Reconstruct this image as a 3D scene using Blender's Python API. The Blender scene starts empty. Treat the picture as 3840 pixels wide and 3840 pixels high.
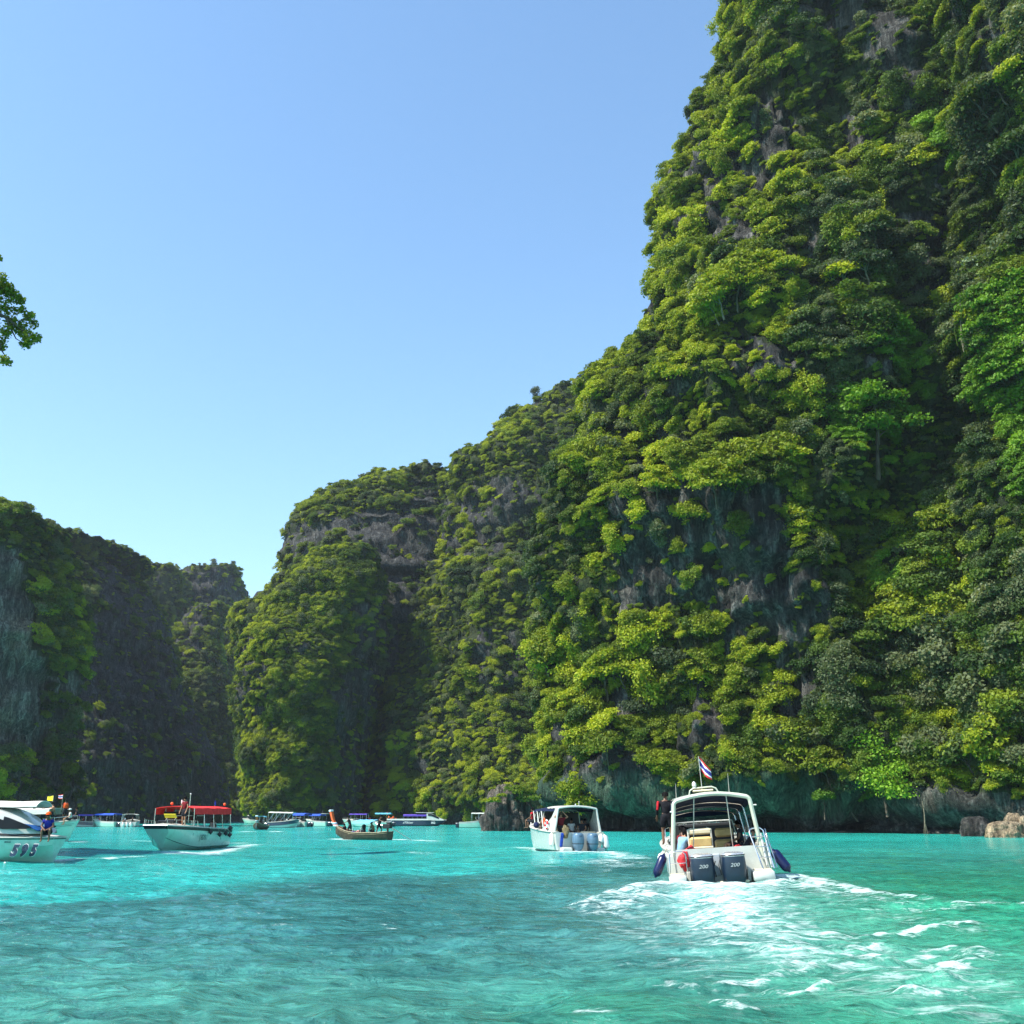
import bpy, math, random, time
import numpy as np
from mathutils import Vector, Matrix, Euler
R = math.radians
T0 = time.time()
scene = bpy.context.scene
COL = scene.collection

# ---------------------------------------------------------------- camera
CAM_H = 1.82
PITCH = math.atan((3065 - 1920) / 3840.0)
cam_data = bpy.data.cameras.new('camera')
cam_data.sensor_width = 36.0
cam_data.lens = 36.0
cam_data.clip_start = 0.1
cam_data.clip_end = 6000
camera = bpy.data.objects.new('camera', cam_data)
camera.location = (0, 0, CAM_H)
camera.rotation_euler = (math.pi / 2 + PITCH, 0, 0)
COL.objects.link(camera)
scene.camera = camera

# ---------------------------------------------------------------- sky, sun, exposure
SUN = Vector((-0.57, -0.29, 0.82)).normalized()
SUN_EL = math.asin(SUN.z)
SUN_AZ = math.atan2(SUN.x, SUN.y)
world = bpy.data.worlds.new('World')
scene.world = world
world.use_nodes = True
nt = world.node_tree
nt.nodes.clear()
w_out = nt.nodes.new('ShaderNodeOutputWorld')
w_bg = nt.nodes.new('ShaderNodeBackground')
w_sky = nt.nodes.new('ShaderNodeTexSky')
w_sky.sky_type = 'NISHITA'
w_sky.sun_disc = False
w_sky.sun_elevation = SUN_EL
w_sky.sun_rotation = SUN_AZ
w_sky.altitude = 0
w_sky.air_density = 1.15
w_sky.dust_density = 0.4
w_sky.ozone_density = 1.2
w_bg.inputs['Strength'].default_value = 0.107
w_mul = nt.nodes.new('ShaderNodeVectorMath'); w_mul.operation = 'MULTIPLY'      # the photograph's cyan-leaning white balance
w_mul.inputs[1].default_value = (1.06, 1.28, 1.36)
nt.links.new(w_sky.outputs[0], w_mul.inputs[0]); nt.links.new(w_mul.outputs[0], w_bg.inputs[0])
nt.links.new(w_bg.outputs[0], w_out.inputs[0])
sun_data = bpy.data.lights.new('sun', 'SUN')
sun_data.energy = 5.0
sun_data.angle = R(0.53)
sun_data.color = (1.0, 0.95, 0.86)
sun_ob = bpy.data.objects.new('sun', sun_data)
sun_ob.rotation_euler = (-SUN).to_track_quat('-Z', 'Y').to_euler()
sun_ob.location = (-60, 0, 90)
COL.objects.link(sun_ob)
scene.view_settings.view_transform = 'Standard'
scene.view_settings.look = 'None'
scene.view_settings.gamma = 1
scene.view_settings.exposure = 0.98
scene.view_settings.use_curve_mapping = False
try:
    scene.cycles.max_bounces = 6
    scene.cycles.diffuse_bounces = 3
    scene.cycles.volume_bounces = 0
    scene.cycles.caustics_reflective = False
    scene.cycles.caustics_refractive = False
    scene.cycles.denoising_prefilter = 'NONE'
except Exception:
    pass

# ---------------------------------------------------------------- photo geometry helpers
CP, SP = math.cos(PITCH), math.sin(PITCH)
def ray(px, py):
    a = (px - 1920) / 3840.0
    b = (1920 - py) / 3840.0
    return a, CP - b * SP, SP + b * CP
def azel(px, py):
    x, y, z = ray(px, py)
    return math.atan2(x, y), math.atan2(z, math.hypot(x, y))
def on_water(px, py):
    x, y, z = ray(px, py)
    t = CAM_H / -z
    return x * t, y * t
def at_dist(px, d):                       # ground point in the azimuth of a horizon pixel at distance d (along +Y)
    x, y, z = ray(px, 3065)
    return x / y * d, d
def project(P):                           # (N,3) world -> 3840-scale pixels, depth
    P = np.asarray(P, float)
    dz = P[:, 2] - CAM_H
    f = P[:, 1] * CP + dz * SP
    u = -P[:, 1] * SP + dz * CP
    f2 = np.where(f > 0.1, f, 0.1)
    return 1920 + 3840 * P[:, 0] / f2, 1920 - 3840 * u / f2, f

# ---------------------------------------------------------------- numpy noise
def _hash(ix, iy, iz, seed):
    h = (ix.astype(np.int64) * 374761393 + iy.astype(np.int64) * 668265263 + iz.astype(np.int64) * 2147483647 + seed * 1274126177) & 0xffffffff
    h = ((h ^ (h >> 13)) * 1274126177) & 0xffffffff
    h = (h ^ (h >> 16)) & 0xffffffff
    return h.astype(np.float64) / 4294967295.0 * 2 - 1
def vnoise(x, y, z, seed=0):
    x = np.asarray(x, float); y = np.asarray(y, float); z = np.asarray(z, float)
    x, y, z = np.broadcast_arrays(x, y, z)
    ix, iy, iz = np.floor(x), np.floor(y), np.floor(z)
    fx, fy, fz = x - ix, y - iy, z - iz
    fx = fx * fx * fx * (fx * (fx * 6 - 15) + 10); fy = fy * fy * fy * (fy * (fy * 6 - 15) + 10); fz = fz * fz * fz * (fz * (fz * 6 - 15) + 10)
    out = 0
    for a in (0, 1):
        for b in (0, 1):
            for c in (0, 1):
                w = (fx if a else 1 - fx) * (fy if b else 1 - fy) * (fz if c else 1 - fz)
                out = out + w * _hash(ix + a, iy + b, iz + c, seed)
    return out
def fbm(x, y, z, octaves=4, seed=0, gain=0.5):
    s, a, f = 0, 1.0, 1.0
    for o in range(octaves):
        s = s + a * vnoise(np.asarray(x) * f, np.asarray(y) * f, np.asarray(z) * f, seed + 17 * o)
        a *= gain; f *= 2.03
    return s
def sstep(a, b, x):
    t = np.clip((np.asarray(x, float) - a) / (b - a), 0, 1)
    return t * t * (3 - 2 * t)
def in_poly(px, py, poly):
    px = np.asarray(px); py = np.asarray(py)
    inside = np.zeros(px.shape, bool)
    n = len(poly)
    for i in range(n):
        x1, y1 = poly[i]; x2, y2 = poly[(i + 1) % n]
        if y1 == y2: continue
        c = ((y1 > py) != (y2 > py)) & (px < (x2 - x1) * (py - y1) / (y2 - y1) + x1)
        inside ^= c
    return inside

# ---------------------------------------------------------------- node material helpers
MATS = {}
def new_mat(name):
    m = bpy.data.materials.new(name)
    m.use_nodes = True
    m.node_tree.nodes.clear()
    return m, m.node_tree
def N(t, kind, **kw):
    n = t.nodes.new(kind)
    for k, v in kw.items():
        if k.startswith('i_'):
            key = k[2:]
            n.inputs[int(key) if key.isdigit() else key.replace('_', ' ')].default_value = v
        else:
            setattr(n, k, v)
    return n
def L(t, a, b): t.links.new(a, b)
def ramp(t, stops, fac=None, interp='LINEAR'):
    n = t.nodes.new('ShaderNodeValToRGB')
    cr = n.color_ramp
    cr.interpolation = interp
    while len(cr.elements) > 1: cr.elements.remove(cr.elements[-1])
    cr.elements[0].position = stops[0][0]; cr.elements[0].color = (*stops[0][1], 1)
    for p, c in stops[1:]:
        e = cr.elements.new(p); e.color = (*c, 1)
    if fac is not None: L(t, fac, n.inputs[0])
    return n
def mixc(t, fac, a, b, blend='MIX'):
    n = t.nodes.new('ShaderNodeMix'); n.data_type = 'RGBA'; n.blend_type = blend
    for sock, v in ((0, fac), (6, a), (7, b)):
        if isinstance(v, bpy.types.NodeSocket): L(t, v, n.inputs[sock])
        elif sock == 0: n.inputs[0].default_value = v
        else: n.inputs[sock].default_value = (*v, 1)
    return n.outputs[2]
def math_n(t, op, a, b=None, c=None, clamp=False):
    n = t.nodes.new('ShaderNodeMath'); n.operation = op; n.use_clamp = clamp
    for i, v in enumerate((a, b, c)):
        if v is None: continue
        if isinstance(v, bpy.types.NodeSocket): L(t, v, n.inputs[i])
        else: n.inputs[i].default_value = v
    return n.outputs[0]

def paint(name, color, rough=0.4, metal=0.0, grime=0.12, scale=3.0, coat=0.0, spec=0.5, alpha=None):
    """Painted, moulded or woven surface with a little uneven wear."""
    if name in MATS: return MATS[name]
    m, t = new_mat(name)
    o = N(t, 'ShaderNodeOutputMaterial'); b = N(t, 'ShaderNodeBsdfPrincipled')
    tc = N(t, 'ShaderNodeTexCoord')
    n1 = N(t, 'ShaderNodeTexNoise', i_Scale=scale, i_Detail=5.0, i_Roughness=0.65)
    L(t, tc.outputs['Object'], n1.inputs['Vector'])
    r = ramp(t, [(0.35, (1 - grime * 2, 1 - grime * 2.1, 1 - grime * 2.4)), (0.62, (1, 1, 1))], n1.outputs['Fac'])
    c = mixc(t, 1.0, color, r.outputs[0], 'MULTIPLY')
    L(t, c, b.inputs['Base Color'])
    b.inputs['Roughness'].default_value = rough
    b.inputs['Metallic'].default_value = metal
    b.inputs['Coat Weight'].default_value = coat
    b.inputs['Specular IOR Level'].default_value = spec
    rr = ramp(t, [(0.3, (rough * 1.25,) * 3), (0.7, (rough * 0.8,) * 3)], n1.outputs['Fac'])
    L(t, rr.outputs[0], b.inputs['Roughness'])
    L(t, b.outputs[0], o.inputs[0])
    MATS[name] = m
    return m

def leaf_mat(name, c_dark, c_mid, c_light, trans=0.35):
    m, t = new_mat(name)
    o = N(t, 'ShaderNodeOutputMaterial')
    info = N(t, 'ShaderNodeObjectInfo')
    geo = N(t, 'ShaderNodeNewGeometry')
    n1 = N(t, 'ShaderNodeTexNoise', i_Scale=0.045, i_Detail=3.0)
    L(t, geo.outputs['Position'], n1.inputs['Vector'])
    n2 = N(t, 'ShaderNodeTexNoise', i_Scale=1.3, i_Detail=3.0, i_Roughness=0.7)
    L(t, geo.outputs['Position'], n2.inputs['Vector'])
    a = math_n(t, 'MULTIPLY_ADD', info.outputs['Random'], 0.62, -0.31)
    a = math_n(t, 'ADD', a, math_n(t, 'MULTIPLY_ADD', n1.outputs['Fac'], 1.3, -0.15))
    a = math_n(t, 'ADD', a, math_n(t, 'MULTIPLY_ADD', n2.outputs['Fac'], 0.6, -0.3), clamp=True)
    r = ramp(t, [(0.12, c_dark), (0.5, c_mid), (0.88, c_light)], a)
    d = N(t, 'ShaderNodeBsdfPrincipled', i_Roughness=0.62)
    d.inputs['Specular IOR Level'].default_value = 0.28
    tr = N(t, 'ShaderNodeBsdfTranslucent')
    tc = mixc(t, 1.0, r.outputs[0], (1.25, 1.25, 0.5), 'MULTIPLY')
    L(t, r.outputs[0], d.inputs['Base Color']); L(t, tc, tr.inputs['Color'])
    mx = N(t, 'ShaderNodeMixShader'); mx.inputs[0].default_value = trans
    L(t, d.outputs[0], mx.inputs[1]); L(t, tr.outputs[0], mx.inputs[2]); L(t, mx.outputs[0], o.inputs[0])
    return m
M_leaf_yellow = leaf_mat('leaf_yellow_green', (0.056, 0.092, 0.007), (0.190, 0.238, 0.009), (0.350, 0.390, 0.014))
M_leaf_green = leaf_mat('leaf_mid_green', (0.026, 0.062, 0.009), (0.088, 0.145, 0.011), (0.185, 0.240, 0.015))
M_leaf_grey = leaf_mat('leaf_grey_green', (0.045, 0.070, 0.030), (0.095, 0.125, 0.050), (0.175, 0.200, 0.090))
M_leaf_lime = leaf_mat('leaf_bright_lime', (0.070, 0.150, 0.010), (0.120, 0.240, 0.012), (0.190, 0.330, 0.020))
M_leaf_dark = leaf_mat('leaf_dark_green', (0.018, 0.042, 0.014), (0.038, 0.075, 0.018), (0.075, 0.120, 0.024))
M_leaf_pale = leaf_mat('leaf_pale_silver', (0.160, 0.220, 0.120), (0.300, 0.380, 0.220), (0.450, 0.520, 0.320), 0.2)
M_bark = paint('bark', (0.085, 0.065, 0.045), 0.9, grime=0.3, scale=6)
M_bark_pale = paint('bark_pale', (0.20, 0.17, 0.12), 0.85, grime=0.3, scale=6)

def rock_mat(name, dark, mid, pale, warm, algae=False, veg=(0.030, 0.042, 0.016)):
    m, t = new_mat(name)
    o = N(t, 'ShaderNodeOutputMaterial'); b = N(t, 'ShaderNodeBsdfPrincipled', i_Roughness=0.92)
    b.inputs['Specular IOR Level'].default_value = 0.2
    geo = N(t, 'ShaderNodeNewGeometry')
    mp = N(t, 'ShaderNodeMapping'); mp.inputs['Scale'].default_value = (1, 1, 0.16)
    L(t, geo.outputs['Position'], mp.inputs['Vector'])
    n1 = N(t, 'ShaderNodeTexNoise', i_Scale=0.75, i_Detail=8.0, i_Roughness=0.68)      # vertical streaks
    L(t, mp.outputs[0], n1.inputs['Vector'])
    n2 = N(t, 'ShaderNodeTexNoise', i_Scale=0.12, i_Detail=4.0)
    L(t, geo.outputs['Position'], n2.inputs['Vector'])
    n3 = N(t, 'ShaderNodeTexNoise', i_Scale=1.6, i_Detail=8.0, i_Roughness=0.72)
    L(t, geo.outputs['Position'], n3.inputs['Vector'])
    c = ramp(t, [(0.30, dark), (0.50, mid), (0.70, pale)], n1.outputs['Fac']).outputs[0]
    wf = ramp(t, [(0.50, (0, 0, 0)), (0.68, (1, 1, 1))], n2.outputs['Fac']).outputs[0]
    c = mixc(t, math_n(t, 'MULTIPLY', wf, 0.55), c, warm)
    k = ramp(t, [(0.30, (0.35, 0.35, 0.35)), (0.62, (1.15, 1.15, 1.15))], n3.outputs['Fac']).outputs[0]
    c = mixc(t, 1.0, c, k, 'MULTIPLY')
    va = N(t, 'ShaderNodeAttribute', attribute_name='veg')
    vf = math_n(t, 'ADD', va.outputs['Fac'], math_n(t, 'MULTIPLY_ADD', n3.outputs['Fac'], 1.2, -0.6))
    vf = ramp(t, [(0.45, (0, 0, 0)), (0.60, (1, 1, 1))], vf).outputs[0]
    c = mixc(t, vf, c, veg)
    if algae:
        sx = N(t, 'ShaderNodeSeparateXYZ'); L(t, geo.outputs['Position'], sx.inputs[0])
        zz = math_n(t, 'MULTIPLY_ADD', n1.outputs['Fac'], 5.0, sx.outputs['Z'])
        af = ramp(t, [(0.0, (0, 0, 0)), (0.30, (0, 0, 0)), (0.36, (1, 1, 1)), (0.62, (1, 1, 1)), (0.76, (0, 0, 0))], math_n(t, 'DIVIDE', zz, 14.0)).outputs[0]
        xf = ramp(t, [(0.0, (1, 1, 1)), (0.66, (1, 1, 1)), (0.80, (0.12, 0.12, 0.12))], math_n(t, 'DIVIDE', sx.outputs['X'], 60.0)).outputs[0]
        gr = ramp(t, [(0.35, (0.016, 0.042, 0.028)), (0.68, (0.100, 0.190, 0.120))], n1.outputs['Fac']).outputs[0]
        af2 = math_n(t, 'MULTIPLY', af, xf)
        c = mixc(t, math_n(t, 'MULTIPLY', af2, 0.8), c, gr)
        wet = ramp(t, [(0.04, (1, 1, 1)), (0.11, (0, 0, 0))], math_n(t, 'DIVIDE', zz, 30.0)).outputs[0]
        c = mixc(t, math_n(t, 'MULTIPLY', wet, 0.75), c, (0.025, 0.025, 0.022))
    L(t, c, b.inputs['Base Color'])
    n8 = N(t, 'ShaderNodeTexNoise', i_Scale=3.2, i_Detail=6.0, i_Roughness=0.7)      # fine drips and flutes
    L(t, mp.outputs[0], n8.inputs['Vector'])
    c = mixc(t, 1.0, c, ramp(t, [(0.36, (0.30, 0.32, 0.34)), (0.52, (0.95, 0.95, 0.95)), (0.68, (1.7, 1.65, 1.55))], n8.outputs['Fac']).outputs[0], 'MULTIPLY')
    L(t, c, b.inputs['Base Color'])
    bp = N(t, 'ShaderNodeBump', i_Strength=1.0, i_Distance=0.9)
    h = math_n(t, 'ADD', math_n(t, 'ADD', n1.outputs['Fac'], math_n(t, 'MULTIPLY', n8.outputs['Fac'], 0.6)), math_n(t, 'MULTIPLY', n3.outputs['Fac'], 0.6))
    L(t, h, bp.inputs['Height']); L(t, bp.outputs[0], b.inputs['Normal'])
    L(t, b.outputs[0], o.inputs[0])
    return m
M_rock = rock_mat('limestone', (0.014, 0.015, 0.015), (0.050, 0.049, 0.047), (0.230, 0.222, 0.205), (0.115, 0.108, 0.085), algae=True)
M_rock_far = rock_mat('limestone_far', (0.018, 0.020, 0.022), (0.050, 0.051, 0.051), (0.150, 0.148, 0.140), (0.090, 0.090, 0.078))
M_rock_pale = rock_mat('limestone_pale', (0.12, 0.09, 0.055), (0.40, 0.31, 0.20), (0.60, 0.50, 0.36), (0.48, 0.33, 0.16))

M_rock_streak = rock_mat('limestone_streak', (0.030, 0.028, 0.026), (0.092, 0.085, 0.076), (0.300, 0.275, 0.245), (0.26, 0.20, 0.14))
# ---------------------------------------------------------------- object helpers
def tagob(o, label=None, category=None, group=None, kind=None):
    if label: o['label'] = label
    if category: o['category'] = category
    if group: o['group'] = group
    if kind: o['kind'] = kind
    return o
def link(o, parent=None):
    COL.objects.link(o)
    if parent is not None: o.parent = parent
    return o
def empty(name, loc=(0, 0, 0), rz=0.0, label=None, category=None, group=None, rot=None, scale=None):
    e = bpy.data.objects.new(name, None)
    e.empty_display_size = 0.3
    e.location = loc; e.rotation_euler = rot if rot is not None else (0, 0, rz)
    if scale is not None: e.scale = (scale,) * 3 if not hasattr(scale, '__len__') else scale
    link(e)
    return tagob(e, label, category, group)
def np_mesh(name, V, F, mats=(), smooth=False, attrs=None, mi=None):
    """V (n,3); F (m,k) array of quads or tris."""
    me = bpy.data.meshes.new(name)
    V = np.ascontiguousarray(V, dtype=np.float32); F = np.ascontiguousarray(F, dtype=np.int32)
    k = F.shape[1]
    me.vertices.add(len(V)); me.vertices.foreach_set('co', V.ravel())
    me.loops.add(F.size); me.loops.foreach_set('vertex_index', F.ravel())
    me.polygons.add(len(F))
    me.polygons.foreach_set('loop_start', np.arange(0, F.size, k, dtype=np.int32))
    me.polygons.foreach_set('loop_total', np.full(len(F), k, dtype=np.int32))
    if smooth: me.polygons.foreach_set('use_smooth', np.ones(len(F), dtype=bool))
    for m in mats: me.materials.append(m)
    if mi is not None: me.polygons.foreach_set('material_index', np.asarray(mi, dtype=np.int32))
    me.update(calc_edges=True)
    for an, (typ, arr) in (attrs or {}).items():
        a = me.attributes.new(an, typ, 'POINT')
        arr = np.ascontiguousarray(arr, dtype=np.float32)
        a.data.foreach_set({'FLOAT': 'value', 'FLOAT_VECTOR': 'vector', 'FLOAT_COLOR': 'color'}[typ], arr.ravel())
    return me
def mesh_ob(name, me, parent=None, loc=None, rot=None):
    o = bpy.data.objects.new(name, me)
    if loc is not None: o.location = loc
    if rot is not None: o.rotation_euler = rot
    return link(o, parent)

# ================================================================ KARST TOWERS
S = 3840 / 1932.0
SURF = []        # sampled surfaces for the planting
def tower(name, ax_px, D, left, right, mat, label, ff=1.0, amp=4.0, res=0.9, cap=6.0, seed=0, inset=1.0,
          ledge=1.15, sharp=1.0, rock=(), rock_keep=0.06, zmin_veg=4.0, undercut=0.0, front_extra=0.0, cleft=(), theta_vis=125, slope_front=None):
    """A limestone tower about a vertical axis. left / right are its outlines as seen in the photograph (1932-px scale)."""
    aa, _ = azel(ax_px * S, 3065)
    cx, cy = D * math.sin(aa), D * math.cos(aa)
    def prof(pts):
        zr = []
        for (x, y) in pts:
            a, e = azel(x * S, y * S)
            da = a - aa
            r = abs(D * math.sin(da)); tdist = D * math.cos(da)
            z = CAM_H + tdist * math.tan(e)
            zr.append((max(z, -2.5), max(r - inset, 0.5)))
        zr.sort()
        return zr
    pl = prof(left); pr = prof(right)
    ztop = max(pl[-1][0], pr[-1][0])
    for p in (pl, pr):
        p.append((max(ztop, p[-1][0] + 0.5) + cap * 0.5, p[-1][1] * 0.55))
        p.append((ztop + cap, 0.0))
        p.insert(0, (-4.0, p[0][1]))
    zl, rl = np.array(pl).T; zr_, rr_ = np.array(pr).T
    zz = np.linspace(-4.0, ztop + cap, 360)
    RLg = np.interp(zz, zl, rl); RRg = np.interp(zz, zr_, rr_)
    def shape(nrow, nf, fine):
        rm = (RLg + RRg) / 2
        arc = np.concatenate([[0], np.cumsum(np.hypot(np.diff(zz), np.diff(rm)))])
        if nrow is None: nrow = int(arc[-1] / res)
        zrow = np.interp(np.linspace(0, arc[-1], nrow), arc, zz)
        rmax = float(rm.max())
        if nf is None: nf = int(rmax * (1 + ff) * R(theta_vis) / res)
        th = np.concatenate([np.linspace(-R(theta_vis), R(theta_vis), nf), np.linspace(R(theta_vis), 2 * math.pi - R(theta_vis), 24)[1:-1]])
        TH, Z = np.meshgrid(th, zrow)
        w = sstep(-0.75, 0.75, np.sin(TH))
        r = np.interp(Z, zz, RLg) * (1 - w) + np.interp(Z, zz, RRg) * w
        fr = np.where(np.cos(TH) > 0, ff, 0.8)
        sn, cs = np.sin(TH), np.cos(TH) * fr
        if slope_front is not None: cs = cs * (1 + slope_front * sstep(ztop, 0, Z))
        for (tc, tw, dep, z0, z1) in cleft:
            dd = np.exp(-((TH - R(tc)) / R(tw)) ** 2)
            r = r - dep * dd * sstep(z0 - 6, z0 + 4, Z) * (1 - sstep(z1 - 4, z1 + 6, Z))
        ux = np.cos(aa) * sn - np.sin(aa) * cs
        uy = -np.sin(aa) * sn - np.cos(aa) * cs
        X = cx + ux * r; Y = cy + uy * r
        un = np.hypot(ux, uy) + 1e-6; ux = ux / un; uy = uy / un
        k = np.clip(r / 8.0, 0, 1)
        d = amp * fbm(X / 22, Y / 22, Z / 26, 3, seed)
        bill = 1 - np.abs(fbm(X / 9, Y / 9, Z / 13, 3, seed + 5))       # buttresses
        d += amp * 0.55 * (bill - 0.6)
        flute = np.abs(fbm(X / 3.2, Y / 3.2, Z / 16, 3 if fine else 1, seed + 9))
        d += -2.1 * sharp * flute
        led = fbm(X / 16, Y / 16, Z / 4.2, 3 if fine else 1, seed + 21)
        d += 1.15 * ledge * led
        if fine: d += 0.55 * sharp * fbm(X / 1.5, Y / 1.5, Z / 2.2, 3, seed + 31)
        if undercut:
            d -= undercut * (1 - sstep(1.6, 3.6, Z + 0.8 * fbm(X / 6, Y / 6, 0, 2, seed + 3)))
            d += 0.35 * undercut * np.exp(-((Z - 6.0) / 2.2) ** 2)
        dr = np.gradient(r, axis=0); dz = np.gradient(Z, axis=0)
        ln = np.hypot(dr, dz) + 1e-6
        nh, nv = np.maximum(np.abs(dz) / ln, 0.25), -dr / ln
        X = X + ux * d * nh * k; Y = Y + uy * d * nh * k
        Z2 = Z + d * np.clip(nv, 0, 1) * 0.8 * k
        Z2 = np.where(Z < 0.5, Z, Z2)
        crest = sstep(ztop - 8, ztop + 1, Z) * k
        Z2 = Z2 + crest * 1.5 * np.clip(fbm(X / 2.3, Y / 2.3, 3.3, 3, seed + 44), 0, 1)
        return X, Y, Z2, Z, ux, uy
    # fit the two profiles until the outline seen from the photographer's place follows the photograph
    def tgt(pts):
        q = sorted([(y, x) for x, y in pts]); return np.array([t_[0] for t_ in q], float), np.array([t_[1] for t_ in q], float)
    ybins = np.arange(-260, 1540, 9.0)
    for it in range(14):
        X, Y, Z2, Z0, ux, uy = shape(150, 72, False)
        px, py, dp = project(np.stack([X, Y, Z2], -1).reshape(-1, 3)); px = px / S; py = py / S
        zi = np.clip(np.searchsorted(zz, Z0.ravel()), 0, 359)
        bi = np.clip(((py + 260) / 9).astype(int), 0, len(ybins) - 1)
        for side, (G, pts, sg) in enumerate(((RLg, left, -1), (RRg, right, 1))):
            ty, tx = tgt(pts)
            acc = np.zeros(360); wt = np.zeros(360)
            o_ = np.lexsort((sg * px, bi)); bo = bi[o_]
            last = np.flatnonzero(np.diff(np.append(bo, 10 ** 6)) != 0); ids = o_[last]      # extreme vertex of every bin
            for v in ids:
                y = py[v]
                if y < ty[0] - 3 or y > 1530 or y > ty[-1]: continue
                x_t = np.interp(y, ty, tx) - sg * inset / dp[v] * 1932
                e = sg * (px[v] - x_t) / 1932 * dp[v]
                if abs(e) > 30: e = math.copysign(30, e)
                acc[zi[v]] += -e * (0.7 if e > 0 else 0.4); wt[zi[v]] += 1
            top = py < ty[0] - 6
            # anything above the photographed summit is too tall: shave the highest rows in
            kz = np.arange(-12, 13); ker = np.exp(-(kz / 5.0) ** 2)
            A = np.convolve(acc, ker, 'same'); Wt = np.convolve(wt, ker, 'same')
            dlt = np.where(Wt > 0.05, A / np.maximum(Wt, 0.5), 0)
            G += dlt
            G[:] = np.maximum(G, 0.4); G[-1] = 0
        ty0 = min(min(y for _, y in left), min(y for _, y in right))
        if ty0 > 100 and it % 2 == 1:                       # summit height
            m_ = (px > -40) & (px < 1980)
            v = np.argmin(np.where(m_, py, 1e9))
            want = math.tan(azel(px[v] * S, (ty0 + 1.6 / dp[v] * 1932) * S)[1]); have = math.tan(azel(px[v] * S, py[v] * S)[1])
            f_ = 1 + (want / have - 1) * 0.8
            zz = np.where(zz > 0, zz * f_, zz); ztop = ztop * f_
    X, Y, Z2, Z, ux, uy = shape(None, None, True)
    V = np.stack([X, Y, Z2], -1)
    nr, nc = X.shape
    i = np.arange(nr - 1)[:, None] * nc; j = np.arange(nc)[None, :]
    jn = (j + 1) % nc
    F = np.stack([i + j, i + jn, i + nc + jn, i + nc + j], -1).reshape(-1, 4)
    # normals
    dth = np.roll(V, -1, 1) - np.roll(V, 1, 1)
    dzv = np.gradient(V, axis=0)
    nn = np.cross(dth, dzv)
    nn /= (np.linalg.norm(nn, axis=-1, keepdims=True) + 1e-9)
    outw = np.stack([ux, uy, 0 * ux], -1)
    sg = np.sign((nn * outw).sum(-1, keepdims=True)); sg[sg == 0] = 1
    nn = nn * np.where((nn * outw).sum(-1, keepdims=True) < -0.3, sg, 1) if (nn[..., 2][-3:].mean() > 0) else -nn
    Vf = V.reshape(-1, 3)
    px, py, dep = project(Vf)
    px /= S; py /= S
    veg = np.full(len(Vf), 1.0)
    wob = 26 * fbm(Vf[:, 0] / 4, Vf[:, 1] / 4, Vf[:, 2] / 4, 4, seed + 77)
    for (poly, keep) in rock:
        veg = np.where(in_poly(px + wob, py + wob * 0.7, poly), np.minimum(veg, keep), veg)
    pn = fbm(Vf[:, 0] / 8, Vf[:, 1] / 8, Vf[:, 2] / 14, 3, seed + 55)
    veg = np.where(pn > (0.50 if D < 200 else 0.85), np.minimum(veg, 0.14), veg)
    veg = veg * sstep(zmin_veg - 0.8, zmin_veg + 0.8, Vf[:, 2] + 1.4 * pn)
    me = np_mesh(name, Vf, F, [mat], smooth=True, attrs={'veg': ('FLOAT', veg)})
    o = mesh_ob(name, me)
    tagob(o, label, 'cliff', kind='structure')
    SURF.append(dict(name=name, V=V, nn=nn, veg=veg.reshape(nr, nc), D=D, seed=seed, ztop=ztop))
    return o

# the great cliff on the right
tower('great_cliff', 1520, 160,
      left=[(1003, 1560), (1000, 1480), (1008, 1400), (1012, 1250), (1000, 1170), (984, 1100), (992, 1040), (1012, 930), (1058, 850), (1082, 790), (1112, 706), (1150, 668), (1184, 655), (1210, 600), (1222, 520), (1226, 430), (1218, 380), (1240, 330), (1275, 270), (1295, 200), (1336, 130), (1340, 60), (1352, 0), (1375, -120), (1420, -260)],
      right=[(2050, 1560), (2050, 1200), (2000, 800), (1960, 400), (1900, 0), (1850, -200)],
      mat=M_rock, label='towering limestone cliff covered in trees on the right of the lagoon', amp=5.2, sharp=1.25, res=0.62, cap=14, seed=3, inset=2.0,
      undercut=4.5, zmin_veg=6.0, ff=0.72,
      rock=[([(1150, 950), (1235, 900), (1480, 915), (1505, 1110), (1400, 1190), (1300, 1130), (1160, 1165)], 0.15),
            ([(1425, 180), (1490, 200), (1510, 270), (1450, 330), (1470, 450), (1345, 500), (1320, 430), (1400, 300)], 0.20),
            ([(1470, -20), (1720, -20), (1730, 210), (1660, 230), (1620, 60), (1500, 60)], 0.12),
            ([(1480, 1100), (1560, 1060), (1540, 1420), (1470, 1330)], 0.22),
            ([(1180, 740), (1220, 730), (1260, 850), (1190, 900)], 0.35),
            ([(1700, 420), (1790, 420), (1790, 580), (1710, 560)], 0.12),
            ([(1380, 640), (1500, 640), (1500, 720), (1390, 730)], 0.25),
            ([(1060, 1400), (1260, 1400), (1260, 1500), (1040, 1500)], 0.35)],
      cleft=[(28, 5, 9, 40, 200), (20, 6, 5, 14, 45), (2, 5, 3, 2, 20), (-30, 5, 3, 0, 40)])
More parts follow.
